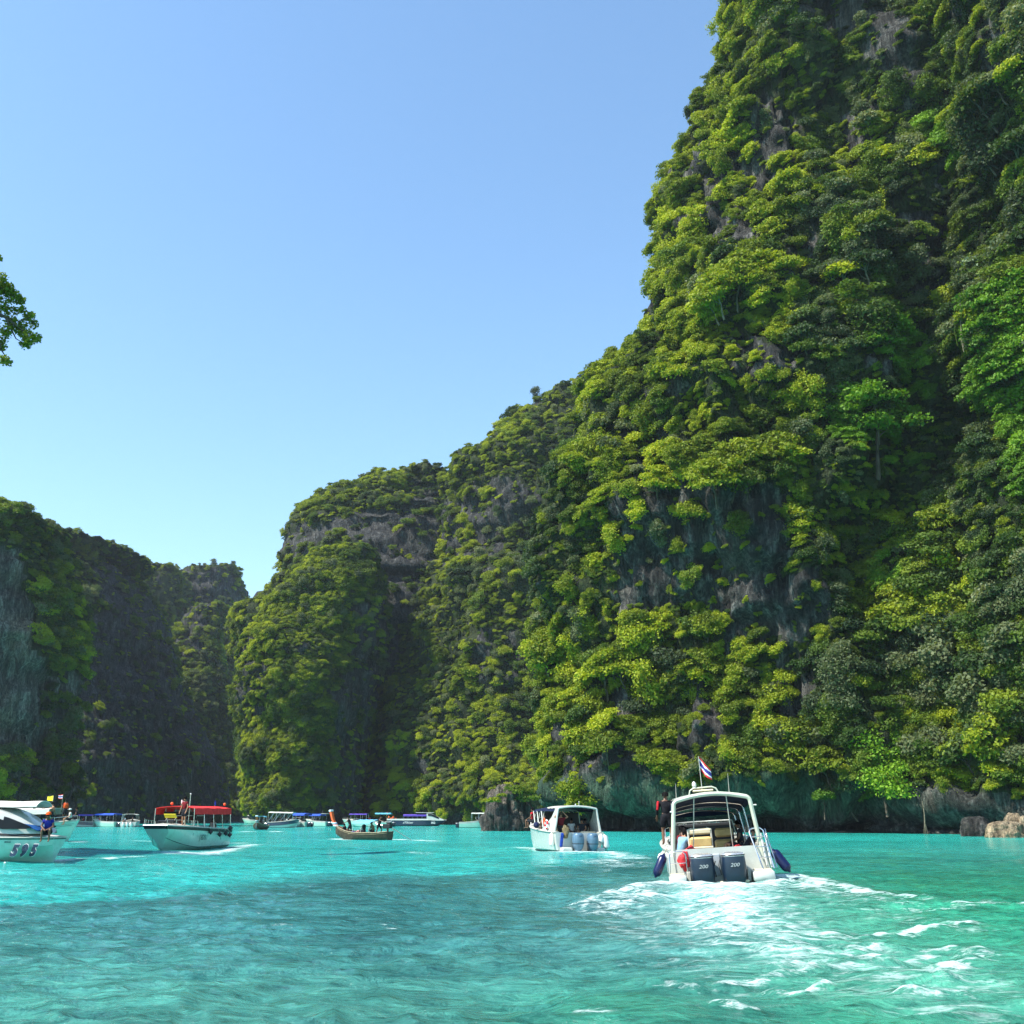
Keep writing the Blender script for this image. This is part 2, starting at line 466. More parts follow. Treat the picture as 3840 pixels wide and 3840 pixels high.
tower('right_buttress', 2080, 150,
      left=[(1600, 1560), (1590, 1450), (1610, 1350), (1640, 1250), (1660, 1100), (1690, 950), (1700, 760), (1720, 640), (1770, 560), (1790, 450), (1740, 300), (1720, 150), (1760, 0), (1800, -200)],
      right=[(2700, 1560), (2700, 1200), (2600, 600), (2500, 0), (2400, -200)],
      mat=M_rock, label='right-hand buttress of the great cliff beyond the dark gully', amp=5.0, res=0.75, cap=14, seed=11, inset=1.5,
      undercut=3.0, zmin_veg=4.2, ff=0.85,
      rock=[([(1640, 1480), (1900, 1490), (1900, 1570), (1640, 1570)], 0.0), ([(1700, 880), (1760, 900), (1740, 1060), (1690, 1060)], 0.2)],
      cleft=[(-35, 6, 5, 10, 60)])
# middle ridge behind it
tower('middle_ridge', 1180, 312,
      left=[(664, 1545), (668, 1500), (690, 1400), (720, 1300), (752, 1240), (752, 1160), (772, 1110), (812, 1062), (826, 1050), (826, 960), (832, 880), (848, 845), (880, 832), (912, 822), (940, 790), (960, 768), (1000, 740), (1045, 715), (1090, 700), (1120, 690)],
      right=[(1700, 1545), (1600, 1300), (1500, 1000), (1400, 750), (1300, 690)],
      mat=M_rock_far, label='middle limestone ridge rising behind the longtail boat', amp=4.5, res=1.0, cap=8, seed=23, inset=1.5, ff=0.75,
      rock=[([(822, 960), (880, 930), (960, 890), (1020, 940), (980, 1010), (880, 1070), (826, 1066)], 0.25),
            ([(850, 830), (1080, 690), (1090, 800), (1020, 860), (900, 900)], 0.8)], zmin_veg=2.0, undercut=1.5,
      cleft=[(-45, 6, 4, 0, 60), (-20, 5, 4, 0, 70)])
tower('lagoon_ridge', 850, 340,
      left=[(470, 1545), (455, 1350), (430, 1215), (425, 1165), (452, 1135), (482, 1112), (528, 1078), (518, 1042), (536, 990), (556, 955), (600, 930), (642, 911), (712, 889), (745, 872), (790, 868)],
      right=[(1200, 1545), (1150, 1300), (1050, 1050), (960, 880), (900, 866)],
      mat=M_rock_far, label='flat-topped limestone ridge at the far end of the lagoon', amp=3.5, res=1.15, cap=3, seed=31, inset=1.5, ff=0.6,
      rock=[([(528, 1000), (600, 985), (700, 960), (770, 930), (826, 900), (826, 1060), (760, 1180), (700, 1040), (640, 1000), (530, 1075)], 0.10),
            ([(700, 1040), (770, 1100), (760, 1250), (720, 1320), (700, 1400), (670, 1560), (600, 1560)], 0.10)], zmin_veg=2.0, undercut=1.0)
tower('lagoon_buttress', 610, 292,
      left=[(452, 1545), (446, 1450), (436, 1300), (440, 1215), (470, 1175), (520, 1110), (556, 1060), (600, 1035), (640, 1020)],
      right=[(690, 1545), (700, 1400), (722, 1310), (742, 1200), (738, 1110), (714, 1040), (680, 1022)],
      mat=M_rock_far, label='rounded buttress with a sunlit green left flank above the white canopied boats', amp=3.0, res=1.0, cap=3, seed=37, inset=1.5, ff=1.0,
      rock=[([(430, 1180), (520, 1160), (545, 1230), (470, 1370), (430, 1330)], 0.35), ([(640, 1180), (760, 1100), (760, 1560), (600, 1560)], 0.08)], zmin_veg=2.0, undercut=1.0)
tower('far_plateau', 412, 560,
      left=[(280, 1545), (310, 1200), (322, 1100), (342, 1070), (372, 1060)],
      right=[(530, 1545), (500, 1250), (470, 1122), (462, 1095), (440, 1062)],
      mat=M_rock_far, label='small flat-topped cliff in the gap at the back of the lagoon', amp=2.0, res=1.3, cap=1.5, seed=41, inset=0.5, zmin_veg=2,
      rock=[([(345, 1075), (475, 1075), (475, 1200), (400, 1180), (345, 1130)], 0.25)])
tower('far_crags', 290, 530,
      left=[(150, 1545), (200, 1200), (232, 1066), (244, 1056)],
      right=[(480, 1545), (410, 1300), (372, 1130), (358, 1088), (336, 1070)],
      mat=M_rock_far, label='low jagged crags behind the dark left cliff', amp=1.4, res=1.3, cap=1.5, seed=43, inset=2.5, ledge=.6, zmin_veg=2)
tower('lagoon_slope', 385, 480,
      left=[(270, 1545), (290, 1300), (322, 1200), (350, 1150), (356, 1132)],
      right=[(520, 1545), (470, 1350), (425, 1240), (392, 1180), (378, 1132)],
      mat=M_rock_far, label='wooded slope with a small rock pinnacle in the gap between the cliffs', amp=2.5, res=1.1, cap=1.5, seed=47, inset=1, zmin_veg=2,
      rock=[([(340, 1125), (395, 1125), (395, 1250), (345, 1270)], 0.2)])
# left cliffs
tower('dark_left_cliff', -230, 400,
      left=[(-800, 1545), (-760, 1200), (-700, 1000), (-690, 980)],
      right=[(441, 1545), (434, 1480), (406, 1410), (378, 1350), (346, 1290), (332, 1200), (306, 1150), (280, 1110), (240, 1062), (216, 1022), (176, 978), (160, 968)],
      mat=M_rock_far, label='tall dark limestone cliff in shade left of the red canopied boat', amp=2.0, res=1.0, cap=1.5, seed=51, inset=1.0, ledge=.5, ff=0.85,
      rock=[([(150, 985), (230, 1060), (300, 1150), (350, 1290), (440, 1470), (445, 1560), (60, 1560), (90, 1300), (180, 1250), (180, 1050)], 0.22)], zmin_veg=2.0, undercut=1.0)
tower('pale_streak_cliff', -10, 245,
      left=[(-400, 1545), (-380, 1200), (-300, 945)],
      right=[(150, 1545), (150, 1400), (165, 1270), (172, 1180), (150, 1100), (128, 1040), (98, 1000), (66, 982), (56, 948), (40, 940)],
      mat=M_rock_streak, label='left-hand cliff with a pale bare streak and sunlit trees at the edge of the photo', amp=2.5, res=0.95, cap=3, seed=57, inset=1.0, ff=0.6,
      rock=[([(-60, 1020), (36, 1030), (70, 1180), (88, 1330), (80, 1420), (-60, 1420)], 0.0), ([(80, 1280), (170, 1260), (170, 1560), (-10, 1560), (20, 1440)], 0.25)], zmin_veg=2.0, undercut=1.0)

# crag outside the frame on the left that carries the overhanging tree (its shadow falls on the water)
def simple_rock(name, cx, cy, rx, ry, h, mat, label, seed, cat='rock', kind=None, nu=60, nv=34, rough=0.35, flat=0.0, bottom=-0.6, rz=0, squash=1.0):
    u = np.linspace(0, 2 * math.pi, nu, endpoint=False); v = np.linspace(0, 1, nv)
    U, Vv = np.meshgrid(u, v)
    ang = Vv * math.pi * 0.5
    rr = np.cos(ang) ** (0.55 if flat == 0 else 0.35)
    x = rr * np.cos(U); y = rr * np.sin(U); z = np.sin(ang) ** squash
    d = 1 + rough * fbm(x * 1.6 + seed, y * 1.6, z * 1.6, 4, seed) + rough * 0.35 * (0.5 - np.abs(fbm(x * 5 + seed, y * 5, z * 3, 3, seed + 4)))
    x, y = x * d * rx, y * d * ry
    z = bottom + z * (h - bottom) * (0.75 + 0.25 * d)
    c, s = math.cos(rz), math.sin(rz)
    Vt = np.stack([cx + x * c - y * s, cy + x * s + y * c, z], -1).reshape(-1, 3)
    i = np.arange(nv - 1)[:, None] * nu; j = np.arange(nu)[None, :]; jn = (j + 1) % nu
    F = np.stack([i + j, i + jn, i + nu + jn, i + nu + j], -1).reshape(-1, 4)
    me = np_mesh(name, Vt, F, [mat], smooth=True, attrs={'veg': ('FLOAT', np.zeros(len(Vt)))})
    o = mesh_ob(name, me)
    return tagob(o, label, cat, kind=kind)
print('towers', time.time() - T0)
# ================================================================ WATER
WTRACK = []
def build_water():
    v = np.concatenate([np.arange(262, 16, -0.62), 16 * (0.955 ** np.arange(1, 62))])      # rows below the horizon at 1024 scale
    dist = CAM_H * 1024 / v
    dist = np.concatenate([[0.5, 2, 4, 5.6], dist, [900]])
    core = np.linspace(-R(31), R(31), 560)
    side = R(31) + (math.pi - R(31)) * (np.linspace(0, 1, 26)[1:] ** 1.5)
    az = np.concatenate([-side[::-1][0:], core, side[:-1]])
    A, Dd = np.meshgrid(az, dist)
    X = Dd * np.sin(A); Y = Dd * np.cos(A)
    sp = np.gradient(dist)[:, None] + 0 * A
    fade = lambda wl: 1 - sstep(0.28 * wl, 0.75 * wl, sp)
    inb = sstep(R(36), R(31), np.abs(A)) * (Dd > 4.5)
    # swell and chop, crests roughly across the view
    wx = X + 0.8 * fbm(X / 5, Y / 5, 0, 2, 4); wy = Y + 0.8 * fbm(X / 5, Y / 5, 7, 2, 5)
    Zw = 0.11 * fbm(wx / 5.2, wy / 2.6, 0.3, 2, 60) * fade(3.5)
    rg = 1 - 2 * np.abs(fbm(wx / 2.4, wy / 1.15, 1.3, 2, 61))
    Zw += 0.06 * rg * fade(1.8)
    Zw += 0.042 * (1 - 2 * np.abs(fbm(wx / 0.95 + 0.3 * wy, wy / 0.5, 2.3, 2, 62))) * fade(0.8)
    Zw += 0.010 * fbm(wx / 0.32, wy / 0.2, 3.3, 2, 63) * fade(0.35)
    # --- foam mask from the wakes, drawn in plan
    Vf = np.stack([X, Y, 0 * X], -1).reshape(-1, 3)
    px, py, dep = project(Vf)
    px = px.reshape(X.shape); py = py.reshape(X.shape)
    foam = np.zeros_like(X); mist = np.zeros_like(X)
    def stroke(pts, w0, w1, s0, s1, soft=1.0, arr=None):
        """pts in photo pixels on the water; widths in metres across, strength along."""
        W = np.array([on_water(*p) for p in pts])
        out = np.zeros_like(X)
        n = len(W) - 1
        for i in range(n):
            a, b = W[i], W[i + 1]
            ab = b - a; l2 = (ab ** 2).sum() + 1e-9
            t = np.clip(((X - a[0]) * ab[0] + (Y - a[1]) * ab[1]) / l2, 0, 1)
            q = (i + t) / n
            dd = np.hypot(X - a[0] - t * ab[0], Y - a[1] - t * ab[1])
            w = w0 + (w1 - w0) * q
            st = s0 + (s1 - s0) * q
            out = np.maximum(out, st * np.exp(-(dd / w) ** 2 * soft))
        return out
    def add(*a, **k):
        nonlocal foam
        foam = np.maximum(foam, stroke(*a, **k))
    # main boat: boiling wash, two arms and the broad trail swinging to the right
    add([(2490, 3322), (2600, 3336), (2700, 3342), (2820, 3336), (2930, 3318)], 0.48, 0.48, 1.0, 1.0)
    add([(2480, 3318), (2400, 3335), (2300, 3365), (2210, 3405)], 0.5, 0.55, 1.0, 0.62)
    add([(2420, 3365), (2330, 3400), (2260, 3430)], 0.6, 0.5, 0.70, 0.45)
    add([(2900, 3306), (2960, 3300), (3060, 3318), (3200, 3346), (3330, 3362), (3460, 3392)], 0.55, 0.42, 1.05, 0.62)
    add([(3000, 3330), (3120, 3360), (3300, 3392)], 0.5, 0.4, 0.75, 0.5)
    add([(2700, 3345), (2715, 3390), (2740, 3440), (2790, 3500), (2830, 3540)], 1.05, 0.75, 0.86, 0.60)
    add([(2600, 3360), (2620, 3420), (2650, 3470)], 0.5, 0.4, 0.55, 0.40)
    add([(2640, 3500), (2800, 3520), (2960, 3530), (3120, 3520)], 0.42, 0.38, 0.72, 0.66)
    add([(3080, 3500), (3250, 3512), (3420, 3504), (3600, 3482)], 0.34, 0.30, 0.72, 0.80)
    add([(2700, 3580), (2900, 3594), (3150, 3590), (3380, 3560)], 0.28, 0.28, 0.60, 0.70)
    add([(2900, 3630), (3150, 3625), (3400, 3600), (3560, 3570)], 0.18, 0.20, 0.50, 0.66)
    add([(3400, 3745), (3520, 3748), (3620, 3750)], 0.14, 0.14, 0.62, 0.60)
    add([(3410, 3690), (3520, 3700), (3640, 3610), (3660, 3590)], 0.20, 0.26, 0.5, 0.75)
    add([(2720, 3680), (2850, 3672), (3080, 3630)], 0.16, 0.18, 0.55, 0.6)
    add([(2900, 3700), (3000, 3712), (3090, 3705)], 0.15, 0.13, 0.66, 0.56)
    add([(2420, 3668), (2500, 3686), (2600, 3690)], 0.14, 0.14, 0.50, 0.6)
    add([(2700, 3790), (2820, 3800)], 0.14, 0.12, 0.5, 0.4)
    add([(3300, 3400), (3500, 3420), (3760, 3400), (3840, 3410)], 0.35, 0.3, 0.40, 0.42)
    # a whole trail region of torn lace
    W = stroke([(2700, 3330), (2720, 3430), (2860, 3530), (3100, 3600), (3420, 3680), (3500, 3760)], 2.2, 1.2, 0.74, 0.45)
    W = np.maximum(W, stroke([(2350, 3400), (2450, 3540), (2800, 3700)], 1.6, 1.1, 0.40, 0.30))
    W = np.maximum(W, stroke([(2950, 3330), (3250, 3420), (3600, 3500)], 1.1, 1.0, 0.42, 0.35))
    lace = W
    # boat 2
    add([(2110, 3196), (2180, 3200), (2260, 3200), (2340, 3210), (2420, 3225)], 1.1, 0.9, 1.1, 0.45)
    add([(2090, 3190), (2000, 3182), (1920, 3180)], 0.8, 0.8, 1.0, 0.7)
    add([(2280, 3235), (2400, 3260)], 1.5, 1.2, 0.5, 0.3)
    # longtail
    add([(1268, 3146), (1300, 3149)], 1.0, 0.5, 1.2, 0.9); add([(1470, 3148), (1560, 3150), (1650, 3155)], 0.8, 0.7, 1.2, 0.7)
    # red boat and 595
    add([(640, 3196), (780, 3200), (860, 3184), (950, 3166)], 0.9, 0.8, 0.95, 0.7)
    add([(215, 3232), (330, 3224), (450, 3212), (620, 3210)], 0.75, 0.8, 1.2, 0.75)
    add([(500, 3152), (580, 3156)], 0.8, 0.7, 0.6, 0.5); add([(270, 3156), (320, 3158)], 0.8, 0.7, 1.0, 0.7)
    add([(900, 3118), (940, 3119)], 1.2, 1.0, 0.9, 0.8); add([(1025, 3118), (1050, 3119)], 1.2, 1.0, 0.9, 0.8)
    add([(1095, 3103), (1125, 3102)], 2.0, 1.4, 1.1, 0.9); add([(420, 3103), (480, 3103)], 2, 1.6, 0.8, 0.7)
    add([(885, 3162), (930, 3160)], 0.8, 0.8, 0.8, 0.6)
    # scattered whitecaps
    for (a, b, s) in [((1010, 3490), (1130, 3500), 0.34), ((1460, 3470), (1490, 3475), 0.3), ((2300, 3600), (2380, 3610), 0.3), ((1700, 3440), (1740, 3440), 0.25), ((1540, 3200), (1600, 3203), 0.42), ((2880, 3205), (2900, 3206), 0.4), ((3250, 3215), (3300, 3216), 0.3), ((2150, 3780), (2230, 3790), 0.3), ((60, 3450), (80, 3452), .25)]:
        add([a, b], 0.22 if a[1] > 3300 else 0.5, 0.22 if a[1] > 3300 else 0.5, s, s)
    Zw += 0.10 * np.clip(foam, 0, 1.1) * fbm(X / 0.5, Y / 0.32, 5.5, 3, 71) * fade(0.5) + 0.09 * np.clip(foam, 0, 1) * fade(1.5)
    # --- body colour
    nz = fbm(X / 9, Y / 9, 0, 3, 81)
    nz2 = fbm(X / 2.2, Y / 1.4, 0, 3, 83)
    qy = py + nz * 26 * np.clip((py - 3065) / 300, 0.1, 1) + nz2 * 8
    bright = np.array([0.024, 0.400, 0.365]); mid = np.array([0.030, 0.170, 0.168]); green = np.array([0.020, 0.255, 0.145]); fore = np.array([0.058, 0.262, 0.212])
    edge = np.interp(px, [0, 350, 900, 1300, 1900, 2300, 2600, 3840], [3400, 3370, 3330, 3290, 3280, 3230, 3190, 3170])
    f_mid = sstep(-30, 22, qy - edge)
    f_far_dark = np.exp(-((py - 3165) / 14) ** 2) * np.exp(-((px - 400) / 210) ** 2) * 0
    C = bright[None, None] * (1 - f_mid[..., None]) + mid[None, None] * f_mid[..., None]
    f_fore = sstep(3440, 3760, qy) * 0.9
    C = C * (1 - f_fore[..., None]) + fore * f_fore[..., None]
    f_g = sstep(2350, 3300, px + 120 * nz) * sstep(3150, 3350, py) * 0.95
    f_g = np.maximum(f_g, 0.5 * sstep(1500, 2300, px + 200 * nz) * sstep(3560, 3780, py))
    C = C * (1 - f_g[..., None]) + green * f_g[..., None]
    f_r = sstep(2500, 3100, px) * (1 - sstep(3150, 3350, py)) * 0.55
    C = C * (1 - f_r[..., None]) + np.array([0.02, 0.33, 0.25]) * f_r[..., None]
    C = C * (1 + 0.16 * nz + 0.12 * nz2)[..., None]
    wash = np.clip(np.maximum(stroke([(2690, 3330), (2710, 3420), (2790, 3520), (3000, 3600)], 2.2, 1.6, 0.95, 0.5), 0.55 * stroke([(2700, 3330), (2860, 3530), (3300, 3600), (3500, 3740)], 3.2, 1.8, 0.9, 0.6)), 0, 1)
    C = C * (1 - wash[..., None] * 0.7) + np.array([0.22, 0.52, 0.47]) * wash[..., None] * 0.7
    C = C * 0.94
    C4 = np.concatenate([np.clip(C, 0, 1), np.ones(C.shape[:2] + (1,))], -1).reshape(-1, 4)
    V = np.stack([X, Y, Zw * inb], -1).reshape(-1, 3)
    nr, nc = X.shape
    i = np.arange(nr - 1)[:, None] * nc; j = np.arange(nc)[None, :]; jn = (j + 1) % nc
    F = np.stack([i + j, i + jn, i + nc + jn, i + nc + j], -1)[:, :, ::-1].reshape(-1, 4)
    # material
    m, t = new_mat('lagoon_water')
    o = N(t, 'ShaderNodeOutputMaterial')
    geo = N(t, 'ShaderNodeNewGeometry')
    body = N(t, 'ShaderNodeAttribute', attribute_name='body')
    fa = N(t, 'ShaderNodeAttribute', attribute_name='foam'); la = N(t, 'ShaderNodeAttribute', attribute_name='lace')
    mp = N(t, 'ShaderNodeMapping'); mp.inputs['Scale'].default_value = (1, 2.0, 1); L(t, geo.outputs['Position'], mp.inputs['Vector'])
    mp2f = N(t, 'ShaderNodeMapping'); mp2f.inputs['Scale'].default_value = (0.6, 2.0, 1); L(t, geo.outputs['Position'], mp2f.inputs['Vector'])
    n1 = N(t, 'ShaderNodeTexNoise', i_Scale=1.0, i_Detail=8.0, i_Roughness=0.62, i_Distortion=0.6); L(t, mp.outputs[0], n1.inputs['Vector'])
    nf = N(t, 'ShaderNodeTexNoise', i_Scale=2.6, i_Detail=9.0, i_Roughness=0.7, i_Distortion=1.0); L(t, mp2f.outputs[0], nf.inputs['Vector'])
    n2 = N(t, 'ShaderNodeTexNoise', i_Scale=5.5, i_Detail=6.0, i_Roughness=0.7, i_Distortion=0.8); L(t, mp.outputs[0], n2.inputs['Vector'])
    mp2 = N(t, 'ShaderNodeMapping'); mp2.inputs['Scale'].default_value = (0.42, 1.7, 1); L(t, geo.outputs['Position'], mp2.inputs['Vector'])
    n3 = N(t, 'ShaderNodeTexNoise', i_Scale=2.4, i_Detail=6.0, i_Roughness=0.62, i_Distortion=1.3); L(t, mp2.outputs[0], n3.inputs['Vector'])
    # ridged veins for the lace
    vein = math_n(t, 'SUBTRACT', 1.0, math_n(t, 'MULTIPLY', math_n(t, 'ABSOLUTE', math_n(t, 'SUBTRACT', n3.outputs['Fac'], 0.5)), 7.0), clamp=True)
    mott = math_n(t, 'ADD', math_n(t, 'MULTIPLY', n1.outputs['Fac'], 0.22), math_n(t, 'ADD', math_n(t, 'MULTIPLY', nf.outputs['Fac'], 0.5), math_n(t, 'MULTIPLY', n2.outputs['Fac'], 0.28)))
    f1 = math_n(t, 'ADD', fa.outputs['Fac'], math_n(t, 'MULTIPLY_ADD', mott, 6.5, -3.26))
    f1 = ramp(t, [(0.40, (0, 0, 0)), (0.95, (1, 1, 1))], f1).outputs[0]
    fgate = ramp(t, [(0.05, (0, 0, 0)), (0.22, (1, 1, 1))], fa.outputs['Fac']).outputs[0]
    f1 = math_n(t, 'MULTIPLY', f1, fgate)
    lz = math_n(t, 'MULTIPLY', la.outputs['Fac'], math_n(t, 'MULTIPLY', vein, ramp(t, [(0.40, (0, 0, 0)), (0.60, (1, 1, 1))], nf.outputs['Fac']).outputs[0]))
    lz = ramp(t, [(0.14, (0, 0, 0)), (0.62, (1, 1, 1))], lz).outputs[0]
    fm = math_n(t, 'MAXIMUM', f1, lz)
    # uneven water body, then wavelet shading put into its colour
    n4 = N(t, 'ShaderNodeTexNoise', i_Scale=0.7, i_Detail=6.0, i_Roughness=0.6, i_Distortion=0.5); L(t, mp.outputs[0], n4.inputs['Vector'])
    bc = mixc(t, 1.0, body.outputs['Color'], ramp(t, [(0.32, (0.62, 0.70, 0.72)), (0.66, (1.25, 1.18, 1.16))], n4.outputs['Fac']).outputs[0], 'MULTIPLY')
    mp4 = N(t, 'ShaderNodeMapping'); mp4.inputs['Scale'].default_value = (1.0, 3.2, 1); L(t, geo.outputs['Position'], mp4.inputs['Vector'])
    n6 = N(t, 'ShaderNodeTexNoise', i_Scale=3.0, i_Detail=8.0, i_Roughness=0.7, i_Distortion=0.5); L(t, mp4.outputs[0], n6.inputs['Vector'])
    bc = mixc(t, 1.0, bc, ramp(t, [(0.36, (0.42, 0.56, 0.60)), (0.49, (1.0, 1.0, 1.0)), (0.66, (1.40, 1.28, 1.25))], n6.outputs['Fac']).outputs[0], 'MULTIPLY')  # light and dark of the ripples put into the body colour
    b = N(t, 'ShaderNodeBsdfPrincipled', i_Roughness=0.10, i_IOR=1.33)
    b.inputs['Specular IOR Level'].default_value = 0.42
    L(t, bc, b.inputs['Base Color'])
    bp = N(t, 'ShaderNodeBump', i_Strength=1.0, i_Distance=0.36)
    mp3 = N(t, 'ShaderNodeMapping'); mp3.inputs['Scale'].default_value = (0.75, 1.5, 1); L(t, geo.outputs['Position'], mp3.inputs['Vector'])
    n5 = N(t, 'ShaderNodeTexNoise', i_Scale=1.5, i_Detail=9.0, i_Roughness=0.62, i_Distortion=0.5); L(t, mp3.outputs[0], n5.inputs['Vector'])
    L(t, n5.outputs['Fac'], bp.inputs['Height']); L(t, bp.outputs[0], b.inputs['Normal'])
    fo = N(t, 'ShaderNodeBsdfPrincipled', i_Roughness=0.85)
    fo.inputs['Specular IOR Level'].default_value = 0.1
    L(t, mixc(t, n2.outputs['Fac'], (0.42, 0.66, 0.62), (0.74, 0.76, 0.74)), fo.inputs['Base Color'])
    bp2 = N(t, 'ShaderNodeBump', i_Strength=0.9, i_Distance=0.10); L(t, n2.outputs['Fac'], bp2.inputs['Height']); L(t, bp2.outputs[0], fo.inputs['Normal'])
    mx = N(t, 'ShaderNodeMixShader'); L(t, fm, mx.inputs[0]); L(t, b.outputs[0], mx.inputs[1]); L(t, fo.outputs[0], mx.inputs[2])
    L(t, mx.outputs[0], o.inputs[0])
    me = np_mesh('water', V, F, [m], smooth=True, attrs={'body': ('FLOAT_COLOR', C4), 'foam': ('FLOAT', foam.ravel()), 'lace': ('FLOAT', lace.ravel())})
    ob = mesh_ob('water', me)
    tagob(ob, 'turquoise lagoon water streaked with white boat wakes', 'water', kind='structure')
build_water()
print('water', time.time() - T0)
# ================================================================ FOREST
rng = np.random.default_rng(7)
def unit(v): return v / (np.linalg.norm(v, axis=-1, keepdims=True) + 1e-9)
def leaf_quads(P, Nn, size, rg, bend=0.25, aspect=0.62):
    """Kite-shaped leaves at P facing Nn."""
    n = len(P)
    up = unit(rg.normal(size=(n, 3)))
    t = unit(np.cross(Nn, up)); b = np.cross(Nn, t)
    s = (size * rg.uniform(0.6, 1.35, n))[:, None]
    v0 = P - t * s; v2 = P + t * s
    v1 = P + b * s * aspect + Nn * s * bend; v3 = P - b * s * aspect + Nn * s * bend
    V = np.stack([v0, v1, v2, v3], 1).reshape(-1, 3)
    F = np.arange(n * 4).reshape(n, 4)
    return V, F
def crown_mesh(name, mat, seed, n_leaf=1900, leaf=0.042, style='round', lobes=13):
    rg = np.random.default_rng(seed)
    if style == 'umbrella':
        c = np.stack([rg.uniform(-0.42, 0.42, lobes), rg.uniform(-0.42, 0.42, lobes), rg.uniform(-0.18, 0.26, lobes)], -1); lr = rg.uniform(0.09, 0.22, lobes); fl = 0.5
    elif style == 'hanging':
        c = np.stack([rg.uniform(-0.30, 0.30, lobes), rg.uniform(-0.25, 0.25, lobes), rg.uniform(-0.62, 0.35, lobes)], -1); lr = rg.uniform(0.13, 0.22, lobes); fl = 1.15
    elif style == 'tall':
        c = np.stack([rg.uniform(-0.27, 0.27, lobes), rg.uniform(-0.27, 0.27, lobes), rg.uniform(-0.55, 0.55, lobes)], -1); lr = rg.uniform(0.16, 0.25, lobes); fl = 0.8
    else:
        d = unit(rg.normal(size=(lobes, 3))); d[:, 2] = np.abs(d[:, 2]) * 0.9 - 0.25
        c = d * rg.uniform(0.12, 0.42, (lobes, 1)) * np.array([1.05, 1.05, 0.8]); lr = rg.uniform(0.08, 0.20, lobes); fl = 0.75
    pw = lr ** 2 / (lr ** 2).sum()
    k = rg.choice(lobes, n_leaf, p=pw)
    d = unit(rg.normal(size=(n_leaf, 3))); d[:, 2] = np.where(d[:, 2] < -0.35, -d[:, 2], d[:, 2])
    d = unit(d)
    rad = lr[k][:, None] * (rg.uniform(0.30, 1.75, (n_leaf, 1)) ** 0.7)
    P = c[k] + d * rad * np.array([1, 1, fl])
    Nn = unit(d * 0.55 + rg.normal(size=(n_leaf, 3)) * 0.85 + np.array([-0.10, -0.05, 0.55]))
    V, F = leaf_quads(P, Nn, leaf, rg)
    return np_mesh(name, V, F, [mat])
def trunk_mesh(name, seed, mat, h=0.75, r=0.022):
    rg = np.random.default_rng(seed)
    Vs, Fs = [], []
    def limb(p0, p1, r0, r1, nseg=4, ns=6):
        base = sum(len(v) for v in Vs)
        p0, p1 = np.array(p0), np.array(p1)
        ax = unit(p1 - p0); s = unit(np.cross(ax, [0.3, 0.9, 0.2])); q = np.cross(ax, s)
        rows = []
        for i in range(nseg + 1):
            f = i / nseg
            c = p0 + (p1 - p0) * f + (rg.normal(size=3) * 0.02 if 0 < i < nseg else 0)
            rr = r0 + (r1 - r0) * f
            a = np.arange(ns) / ns * 2 * math.pi
            rows.append(c + rr * (np.cos(a)[:, None] * s + np.sin(a)[:, None] * q))
        Vs.append(np.concatenate(rows))
        for i in range(nseg):
            for j in range(ns):
                j2 = (j + 1) % ns
                Fs.append([base + i * ns + j, base + i * ns + j2, base + (i + 1) * ns + j2, base + (i + 1) * ns + j])
    top = np.array([rg.uniform(-.05, .05), rg.uniform(-.05, .05), 0])
    limb((0, 0, -h), top, r * 1.3, r * 0.7)
    for a in range(5):
        an = a * 1.256 + rg.uniform(-.4, .4); l = rg.uniform(0.22, 0.36)
        limb(top + [0, 0, -h * rg.uniform(0.15, 0.5)], (l * math.cos(an), l * math.sin(an), rg.uniform(-0.05, 0.25)), r * 0.5, r * 0.18, 3, 5)
    return np_mesh(name, np.concatenate(Vs), np.array(Fs), [mat], smooth=True)

KINDS = []        # (mesh, leaf kind)
spec = [('round', M_leaf_yellow, 'yellow-green'), ('umbrella', M_leaf_yellow, 'yellow-green'), ('round', M_leaf_green, 'mid-green'),
        ('umbrella', M_leaf_green, 'mid-green'), ('round', M_leaf_grey, 'grey-green'), ('tall', M_leaf_grey, 'grey-green'),
        ('hanging', M_leaf_green, 'mid-green'), ('hanging', M_leaf_yellow, 'yellow-green'), ('umbrella', M_leaf_lime, 'bright lime'),
        ('round', M_leaf_lime, 'bright lime'), ('round', M_leaf_dark, 'dark green'), ('tall', M_leaf_dark, 'dark green')]
for i, (st, mt, kd) in enumerate(spec):
    me = crown_mesh('crown', mt, 100 + i, n_leaf=2100, leaf=0.041, style=st, lobes=[26, 20, 28, 22, 27, 22, 24, 23, 22, 24, 26, 22][i])
    KINDS.append((me, kd, st))
TRUNKS = [trunk_mesh('trunk', 300 + i, M_bark if i else M_bark_pale) for i in range(3)]
# small versions for far slopes and scrub (fewer, larger leaves)
LOW = []
for i, (st, mt) in enumerate([('round', M_leaf_yellow), ('round', M_leaf_green), ('umbrella', M_leaf_green), ('round', M_leaf_grey), ('hanging', M_leaf_yellow), ('round', M_leaf_dark), ('round', M_leaf_lime)]):
    LOW.append(crown_mesh('shrub_foliage', mt, 400 + i, n_leaf=520, leaf=0.062, style=st, lobes=10))

